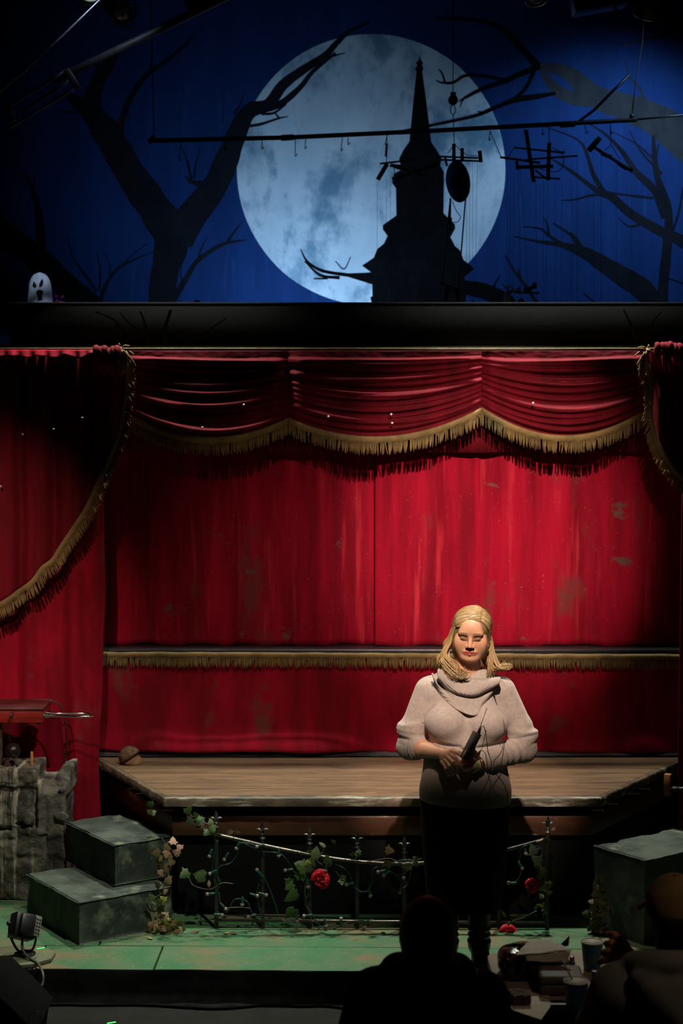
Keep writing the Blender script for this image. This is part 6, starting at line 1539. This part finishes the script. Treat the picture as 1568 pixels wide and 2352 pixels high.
for i in range(330):                                           # pictured-right side: tucked behind the ear, flipping outwards
    phi = 94 + 86 * hr.random(); t = min(1, max(0, (phi - 94) / 86 + hr.gauss(0, .05))); f = 1 - (phi - 94) / 86
    P = [hp(*(np.array(q) + np.array([hr.gauss(0, .0012), hr.gauss(0, .0012), hr.gauss(0, .0012)]))) for q in lockpath(1, t, phi, hr, -.35)]
    dep = hr.uniform(-.012, .012); yb = -.005 * f + .07 * (1 - f)
    P += [np.array([HO[0] + .088 + dep, yb, 1.500]), np.array([HO[0] + .096 + dep, yb - .010, 1.452]), np.array([HO[0] + .100 + dep * 2 - .03 * (1 - f) * hr.random(), yb - .030 * f, 1.412])]
    cr2 = random.Random(int(f * 7) * 5 + 2 * (dep > 0) + 40); j = lambda q: hr.gauss(0, q); k = cr2.random()
    e1 = P[-1] + np.array([.016 * (k < .7) + j(.004), -.02 * f + j(.004), -.026 - .012 * k + j(.003)])
    P += [e1] + ([e1 + np.array([.030 + j(.004), -.004, -.006 + j(.003)]), e1 + np.array([.052 + j(.006), -.004, .004 + j(.004)])] if k < .7 else [e1 + np.array([-.010 + j(.003), -.004, -.026 + j(.004)])])
    add_lock(P, hr.uniform(.0022, .0042), hcol(hr, hr.random() < .22))
for i in range(240):                                            # front hairline swept from the parting, both sides
    s = -1 if i < 115 else 1; t = hr.uniform(0, .25); fr0 = hr.random()
    if s < 0:
        P = [hp(*q) for q in lockpath(-1, .13 * fr0, 58 + 16 * fr0, hr, -.05)]
        P += [hp(-.089, -.030 + .016 * fr0, -.040), np.array([HO[0] - .102, -.040, 1.462]), np.array([HO[0] - .112 + .02 * fr0, -.068, 1.412]), np.array([HO[0] - .094 + .03 * fr0, -.085, 1.382]), np.array([HO[0] - .078 + .03 * fr0, -.088, 1.378 + .012 * hr.random()])]
    else:
        P = [hp(*q) for q in lockpath(1, .14 * fr0, 66 + 36 * fr0, hr, -.10)]
        P += [hp(.087, .016, -.040), np.array([HO[0] + .090, .010, 1.46]), np.array([HO[0] + .096, -.004, 1.42])]
    add_lock(P, hr.uniform(.0022, .0040), hcol(hr, hr.random() < .55))
V2, F2 = join(*locks); n0 = len(hV)
me = bpy.data.meshes.new('hair'); me.from_pydata([tuple(v) for v in hV] + [tuple(v) for v in V2], [], [tuple(int(i) for i in q) for q in hQ] + [tuple(i + n0 for i in f) for f in F2]); me.update()
me.polygons.foreach_set('use_smooth', [True] * len(me.polygons)); me.materials.append(hm)
ca = me.color_attributes.new('tint', 'FLOAT_COLOR', 'POINT'); cc_ = np.concatenate(cols)
ca.data.foreach_set('color', np.concatenate([cc_, np.ones((len(cc_), 1))], 1).astype(np.float32).ravel())
hair = bpy.data.objects.new('hair', me); COL.objects.link(hair); hair.parent = person; hair['label'] = 'shoulder-length blonde hair'; hair['kind'] = 'stuff'
# --- microphone pack in her hands, cord to the clip on the collar
pk_m = mat('matt_black_plastic', (.010, .010, .011), rough=.38, spec=.5)
pb0, pb1 = Vector(Lw(1064, 1742, -.262)), Vector(Lw(1097, 1684, -.272)); WO = Vector((WX, WY, 0))
mp = thing('microphone_pack', 'black wireless microphone pack with antenna and clip-on mic, in the speaker\'s hands', 'microphone', pb0 + WO)
dv = (pb1 - pb0); ang = math.atan2(dv.x, dv.z)
add('body', box((pb0 + pb1) / 2 + WO, (.024, .062, dv.length), .004, rot=(0, ang, .25)), pk_m, mp, sharp=40)
add('label_plate', box(pb0.lerp(pb1, .22) + WO + Vector((-.011, -.031, .004)), (.005, .008, .032), .001, rot=(0, ang, .25)), mat('pale_label', (.40, .37, .33), rough=.6), mp)
add('antenna', tube([pb1 + WO, Vector(Lw(1103, 1668, -.272)) + WO, Vector(Lw(1117, 1629, -.272)) + WO], [.005, .0017, .0013], 8), pk_m, mp)
add('antenna_tip', ball(Vector(Lw(1117, 1628, -.272)) + WO, .0025, 8, 6), pk_m, mp)
add('plug', tube([pb1 + WO + Vector((.003, .004, -.006)), Vector(Lw(1103, 1672, -.262)) + WO], [.008, .0045], 10), pk_m, mp)
def chest(px, py, off):
    g = Lw(px, py, -.12); fy = SW.front_y(g[0], g[2]); fy = -.12 if fy is None else fy; g = Lw(px, py, fy - off); return Vector(g) + WO
clipP = Vector(Lw(1132, 1590, -.135)) + WO; gq = chest(1132, 1590, .022); clipP = gq
cord = [Vector(Lw(1102, 1673, -.262)) + WO, Vector(Lw(1110, 1668, -.262)) + WO, Vector(Lw(1116, 1690, -.250)) + WO, Vector(Lw(1120, 1725, -.245)) + WO, Vector(Lw(1128, 1752, -.242)) + WO, Vector(Lw(1124, 1780, -.235)) + WO, Vector(Lw(1112, 1810, -.19)) + WO, Vector(Lw(1090, 1846, -.172)) + WO]
add('cord', tube(spline(cord, 8), .0016, 6), rub, mp)
cord2 = [clipP, chest(1142, 1622, .008), chest(1152, 1645, .008), chest(1158, 1670, .010), chest(1157, 1700, .030), Vector(Lw(1150, 1728, -.21)) + WO, Vector(Lw(1134, 1750, -.244)) + WO, Vector(Lw(1138, 1775, -.225)) + WO, Vector(Lw(1156, 1800, -.175)) + WO, Vector(Lw(1166, 1830, -.162)) + WO, Vector(Lw(1164, 1856, -.158)) + WO]
add('cord', tube(spline(cord2, 8), .0016, 6), rub, mp)
add('clip', box(clipP + Vector((0, -.004, 0)), (.020, .006, .006), .0015, rot=(0, .2, 0)), chrome, mp, sharp=40)
add('capsule', tube([clipP + Vector((0, -.006, 0)), clipP + Vector((-.006, -.012, .022)), clipP + Vector((-.009, -.014, .040))], [.003, .0032, .0042], 10), pk_m, mp)

# ================================================================== AUDIENCE
def stool(x, y, lab):
    t = thing('wooden_stool', lab, 'stool', (x, y, AUD))
    add('seat', lathe([(.15, .43), (.17, .435), (.17, .450), (.15, .455)], 28, (x, y, AUD)), MAT['beam'], t, sharp=40)
    for k in range(4):
        a = math.pi / 4 + k * math.pi / 2; add('leg', tube([Vector((x + .16 * math.cos(a), y + .16 * math.sin(a), AUD)), Vector((x + .11 * math.cos(a), y + .11 * math.sin(a), AUD + .432))], .014, 8), MAT['iron'], t)
# first visitor: seen from behind, dark hooded jacket, dark reddish hair, sitting
def seated(S, cx, cy, hip):
    for s in (-1, 1):
        S.cap((cx + s * .09, cy, hip), (cx + s * .10, cy + .40, hip + .01), .085, .062, .03); S.cap((cx + s * .10, cy + .40, hip + .01), (cx + s * .10, cy + .42, AUD + .09), .058, .045, .02)
        S.cap((cx + s * .10, cy + .42, AUD + .05), (cx + s * .10, cy + .56, AUD + .04), .045, .036, .02)
Y1 = 4.98; x1c = at(982, 2140, Y1).x; zh = at(982, 2066, Y1).z - .115
HIP = AUD + .565
S = Sdf(lin(-.34, .36, .009), lin(-.30, .66, .010), nonuni((AUD - .01, .70, .014), (.70, 1.25, .0065)))
seated(S, 0, 0, HIP)
S.ell((0, .02, HIP + .03), (.17, .14, .13), .04); S.ell((0, .02, HIP + .25), (.17, .115, .25), .05); S.cap((-.12, .02, .845), (.12, .02, .845), .06, .06, .04)
S.cap((0, .02, .86), (.0, .015, zh - .06), .058, .055, .02)
S.ell((0, .018, zh), (.075, .095, .112), .015); S.ell((0, .055, zh - .045), (.055, .06, .065), .02); S.ell((0, .118, zh - .03), (.012, .014, .016), .01)
for s in (-1, 1): S.ell((s * .074, .02, zh - .012), (.010, .016, .028), .008)
for s in (-1, 1):
    S.cap((s * .165, .02, .83), (s * .215, .10, .62), .05, .042, .02); S.cap((s * .215, .10, .62), (s * .13, .30, .60), .04, .03, .02)
    S.cap((s * .13, .30, .60), (s * .10, .37, .605), .032, .022, .015)
    for k in range(4): S.chain([np.array((s * (.122 - .018 * k), .365, .612)), np.array((s * (.112 - .018 * k), .405, .606)), np.array((s * (.105 - .016 * k), .425, .588))], [.010, .009, .007], .004)
    S.chain([np.array((s * .085, .335, .62)), np.array((s * .062, .36, .618)), np.array((s * .05, .38, .605))], [.012, .010, .008], .004)
dim_skin = mat('dim_skin', (.40, .19, .12), (.36, .17, .105), 8, rough=.5)
p1 = add_np('person', S.mesh(), dim_skin, None, (x1c, Y1, 0)); tag(p1, 'visitor seen from behind in a black hooded jacket, dark reddish hair, sitting before the stage', 'person')
Sj = Sdf(lin(-.36, .36, .0085), lin(-.22, .36, .0085), lin(.36, 1.02, .0085))
Sj.ell((0, .02, HIP + .03), (.19, .155, .14), .04); Sj.ell((0, .02, HIP + .26), (.19, .135, .26), .05); Sj.cap((-.145, .02, .830), (.150, .02, .820), .075, .072, .04)
for s in (-1, 1): Sj.cap((s * .175, .02, .815), (s * .228, .10, .62), .068, .056, .03); Sj.cap((s * .228, .10, .62), (s * .15, .27, .60), .055, .045, .02)
# hood bunched round the neck
for k in range(24):
    a = 2 * math.pi * k / 24; q = (.098 * math.cos(a), .01 + .075 * math.sin(a), .905 - .012 * math.sin(a) + .008 * math.sin(3 * a)); Sj.ell(q, (.040, .036, .030), .016)
Sj.ell((0, -.075, .865), (.105, .04, .075), .03)
rs_ = np.random.RandomState(5)
for i in range(26): Sj.ell((rs_.uniform(-.2, .2), rs_.uniform(-.13, -.08), rs_.uniform(.45, .85)), (.06, .012, .010), .015, '+', R=rotm(0, rs_.uniform(-50, 50), 0))
jk = add_np('hooded_jacket', Sj.mesh(), mat('black_jacket', (.007, .007, .008), rough=.85, spec=.15, bump=.3, bscale=120), p1)
Sh = Sdf(lin(-.12, .12, .006), lin(-.14, .16, .006), lin(zh - .16, zh + .16, .006))
Sh.ell((0, .004, zh + .010), (.086, .106, .112), .01); Sh.ell((0, -.05, zh - .045), (.072, .052, .075), .03); Sh.ell((0, .125, zh - .06), (.08, .09, .12), .01, '-'); 
for s in (-1, 1): Sh.ell((s * .080, .03, zh - .03), (.014, .022, .034), .006, '-')
hmat2 = mat('dark_auburn_hair', (.055, .016, .012), (.030, .010, .008), 30, stretch=(4, 4, .5), rough=.5, spec=.35, bump=.6, bscale=70, bstretch=(5, 5, .6))
add_np('hair', Sh.mesh(), hmat2, p1)
Sp = Sdf(lin(-.24, .24, .012), lin(-.22, .64, .012), lin(AUD - .005, .62, .012))
for s in (-1, 1):
    Sp.cap((s * .09, .0, HIP), (s * .10, .40, HIP + .01), .098, .074, .03); Sp.cap((s * .10, .40, HIP + .01), (s * .10, .42, AUD + .13), .070, .060, .02)
Sp.ell((0, .01, HIP + .02), (.185, .15, .12), .04)
trou = mat('dark_trousers', (.012, .013, .018), rough=.9)
add_np('trousers', Sp.mesh(), trou, p1)
for s in (-1, 1):
    Sb = Sdf(lin(-.06, .06, .008), lin(-.09, .22, .008), lin(0, .14, .008)); Sb.cap((0, 0, .075), (0, .12, .05), .052, .044, .03); Sb.box((0, .06, .012), (.046, .12, .012), .01, .01); Sb.plane((0, 0, 1), .001)
    add_np('shoe', Sb.mesh(), boot_m, p1, (s * .10, .42, AUD))
stool(x1c, Y1 + .02, 'plain round stool under the visitor in the black jacket')

# second visitor: cap, pale grey hoodie, hand raised to the mouth
Y2 = 4.92; x2c = at(1556, 2100, Y2).x; z2 = at(1540, 2016, Y2).z - .12
S = Sdf(nonuni((-.36, -.05, .0055), (-.05, .36, .010)), lin(-.28, .66, .0085), nonuni((AUD - .01, .70, .014), (.70, 1.30, .0060)))
seated(S, 0, 0, HIP)
S.ell((0, .02, HIP + .03), (.18, .15, .13), .04); S.ell((0, .02, HIP + .26), (.18, .12, .26), .05); S.cap((-.13, .02, .87), (.13, .02, .87), .06, .06, .04); S.cap((0, .02, .88), (0, .03, z2 - .06), .06, .056, .02)
S.ell((0, .035, z2), (.076, .096, .115), .015); S.ell((-.005, .075, z2 - .05), (.055, .06, .065), .02); S.ell((-.008, .140, z2 - .03), (.012, .014, .017), .01)
for s in (-1, 1): S.ell((s * .076, .03, z2 - .018), (.010, .016, .028), .008)
hd = np.array(at(1418, 2178, Y2 + .24)) - np.array((x2c, Y2, 0))       # raised hand
elb = np.array((-.205, .17, .69)); wr = hd + np.array((.050, -.022, -.040))
S.cap((-.17, .02, .85), elb, .052, .044, .02); S.cap(elb, wr, .042, .028, .02)
S.cap(wr, hd, .029, .030, .012); S.ell(hd + np.array((.004, 0, 0)), (.034, .028, .038), .012)
for k in range(4):
    b0_ = hd + np.array((.016 - .010 * k, -.012 - .006 * k, .028 - .017 * k)); S.chain([b0_, b0_ + np.array((-.030, .004, .018 - .008 * k)), b0_ + np.array((-.040, .028, .010 - .010 * k)), b0_ + np.array((-.022, .044, -.002 - .006 * k))], [.0115, .0108, .0098, .0085], .004)
S.chain([hd + np.array((.018, .016, .016)), hd + np.array((-.004, .036, .030)), hd + np.array((-.026, .044, .030))], [.0135, .0115, .0095], .005)
S.cap((.17, .02, .85), (.235, .10, .64), .052, .044, .02); S.cap((.235, .10, .64), (.14, .30, .63), .042, .03, .02); S.cap((.14, .30, .63), (.11, .37, .64), .032, .022, .015)
for k in range(4): S.chain([np.array((.132 - .018 * k, .365, .642)), np.array((.122 - .018 * k, .405, .636)), np.array((.115 - .016 * k, .425, .622))], [.010, .009, .007], .004)
p2 = add_np('person', S.mesh(), dim_skin, None, (x2c, Y2, 0)); tag(p2, 'visitor in a tan cap and pale grey hoodie raising one hand, lower right', 'person')
Sj = Sdf(lin(-.38, .36, .008), lin(-.22, .40, .008), lin(.36, 1.06, .008))
Sj.ell((0, .02, HIP + .03), (.20, .165, .14), .04); Sj.ell((0, .02, HIP + .27), (.20, .145, .27), .05); Sj.cap((-.15, .02, .855), (.15, .02, .855), .078, .078, .04)
Sj.cap((-.175, .02, .850), elb, .080, .066, .03); Sj.cap(elb, elb + (wr - elb) * .86, .064, .044, .02, wav=(.004, 26, .1, .9)); Sj.cap((.18, .02, .85), (.24, .10, .64), .076, .062, .03); Sj.cap((.24, .10, .64), (.16, .27, .63), .06, .05, .02)
for k in range(26):
    a = 2 * math.pi * k / 26; q = (.112 * math.cos(a), .015 + .085 * math.sin(a), .935 - .03 * math.sin(a)); Sj.ell(q, (.044, .040, .034), .02)
Sj.cap((-.10, -.09, .90), (.02, -.155, .80), .035, .045, .04); Sj.cap((.10, -.09, .90), (.02, -.155, .80), .035, .045, .04); Sj.ell((.0, -.11, .86), (.10, .05, .075), .03); Sj.cap((-.13, -.07, .925), (.0, -.135, .865), .022, .026, .012); Sj.cap((.13, -.07, .925), (.0, -.135, .865), .022, .026, .012)
for i in range(14): Sj.ell((rs_.uniform(-.25, .2), rs_.uniform(-.14, -.10), rs_.uniform(.45, .80)), (.08, .014, .012), .02, '+', R=rotm(0, rs_.uniform(-40, 60), 0))
add_np('hoodie', Sj.mesh(), mat('pale_grey_fleece', (.30, .285, .26), (.26, .245, .225), 12, rough=.95, sheen=.2, spec=.08, bump=.3, bscale=200), p2)
capm = mat('tan_cap_cotton', (.30, .195, .095), (.24, .15, .07), 12, rough=.85, spec=.15, bump=.25, bscale=160)
def capf(u, v):
    a = u * 2 * math.pi; p = v * math.radians(102); r = .094
    seam = 1 - .012 * (abs(math.sin(a * 3)) < .10)
    return Vector((x2c + r * .93 * math.sin(p) * math.cos(a) * seam, Y2 + .025 + r * 1.12 * math.sin(p) * math.sin(a) * seam, z2 + .026 + r * .98 * math.cos(p) + .012 * math.sin(a) * math.sin(p)))
cp = add('cap', grid(capf, 60, 18), capm, p2); solid(cp, .003)
add('button', ball(Vector((x2c, Y2 + .025, z2 + .026 + .094)), .009, 12, 8, (1, 1, .6)), capm, cp)
def peak(u, v):
    a = math.pi * (.12 + .76 * u); r0 = .098; ext = .072 * v * math.sin(math.pi * (.08 + .84 * u)) ** .6
    return Vector((x2c + (r0 * .92 + ext * .5) * math.cos(a), Y2 + .03 + r0 * 1.08 * math.sin(a) + ext, z2 + .022 - .03 * v * (1 - .6 * math.sin(a)) - .006))
o = add('peak', grid(peak, 24, 6), capm, cp); solid(o, .004)
Sh = Sdf(lin(-.11, .11, .006), lin(-.12, .14, .006), lin(z2 - .15, z2 + .08, .006)); Sh.ell((0, .012, z2 - .008), (.083, .098, .10), .01); Sh.ell((0, .13, z2 - .06), (.08, .09, .12), .01, '-')
add_np('hair', Sh.mesh(), hmat2, p2)
Sp = Sdf(lin(-.24, .24, .012), lin(-.22, .64, .012), lin(AUD - .005, .62, .012))
for s in (-1, 1):
    Sp.cap((s * .09, .0, HIP), (s * .10, .40, HIP + .01), .098, .074, .03); Sp.cap((s * .10, .40, HIP + .01), (s * .10, .42, AUD + .13), .070, .060, .02)
Sp.ell((0, .01, HIP + .02), (.19, .16, .12), .04); add_np('trousers', Sp.mesh(), trou, p2)
for s in (-1, 1):
    Sb = Sdf(lin(-.06, .06, .008), lin(-.09, .22, .008), lin(0, .14, .008)); Sb.cap((0, 0, .075), (0, .12, .05), .052, .044, .03); Sb.box((0, .06, .012), (.046, .12, .012), .01, .01); Sb.plane((0, 0, 1), .001)
    add_np('shoe', Sb.mesh(), boot_m, p2, (s * .10, .42, AUD))
stool(x2c, Y2 + .02, 'plain round stool under the visitor in the grey hoodie')
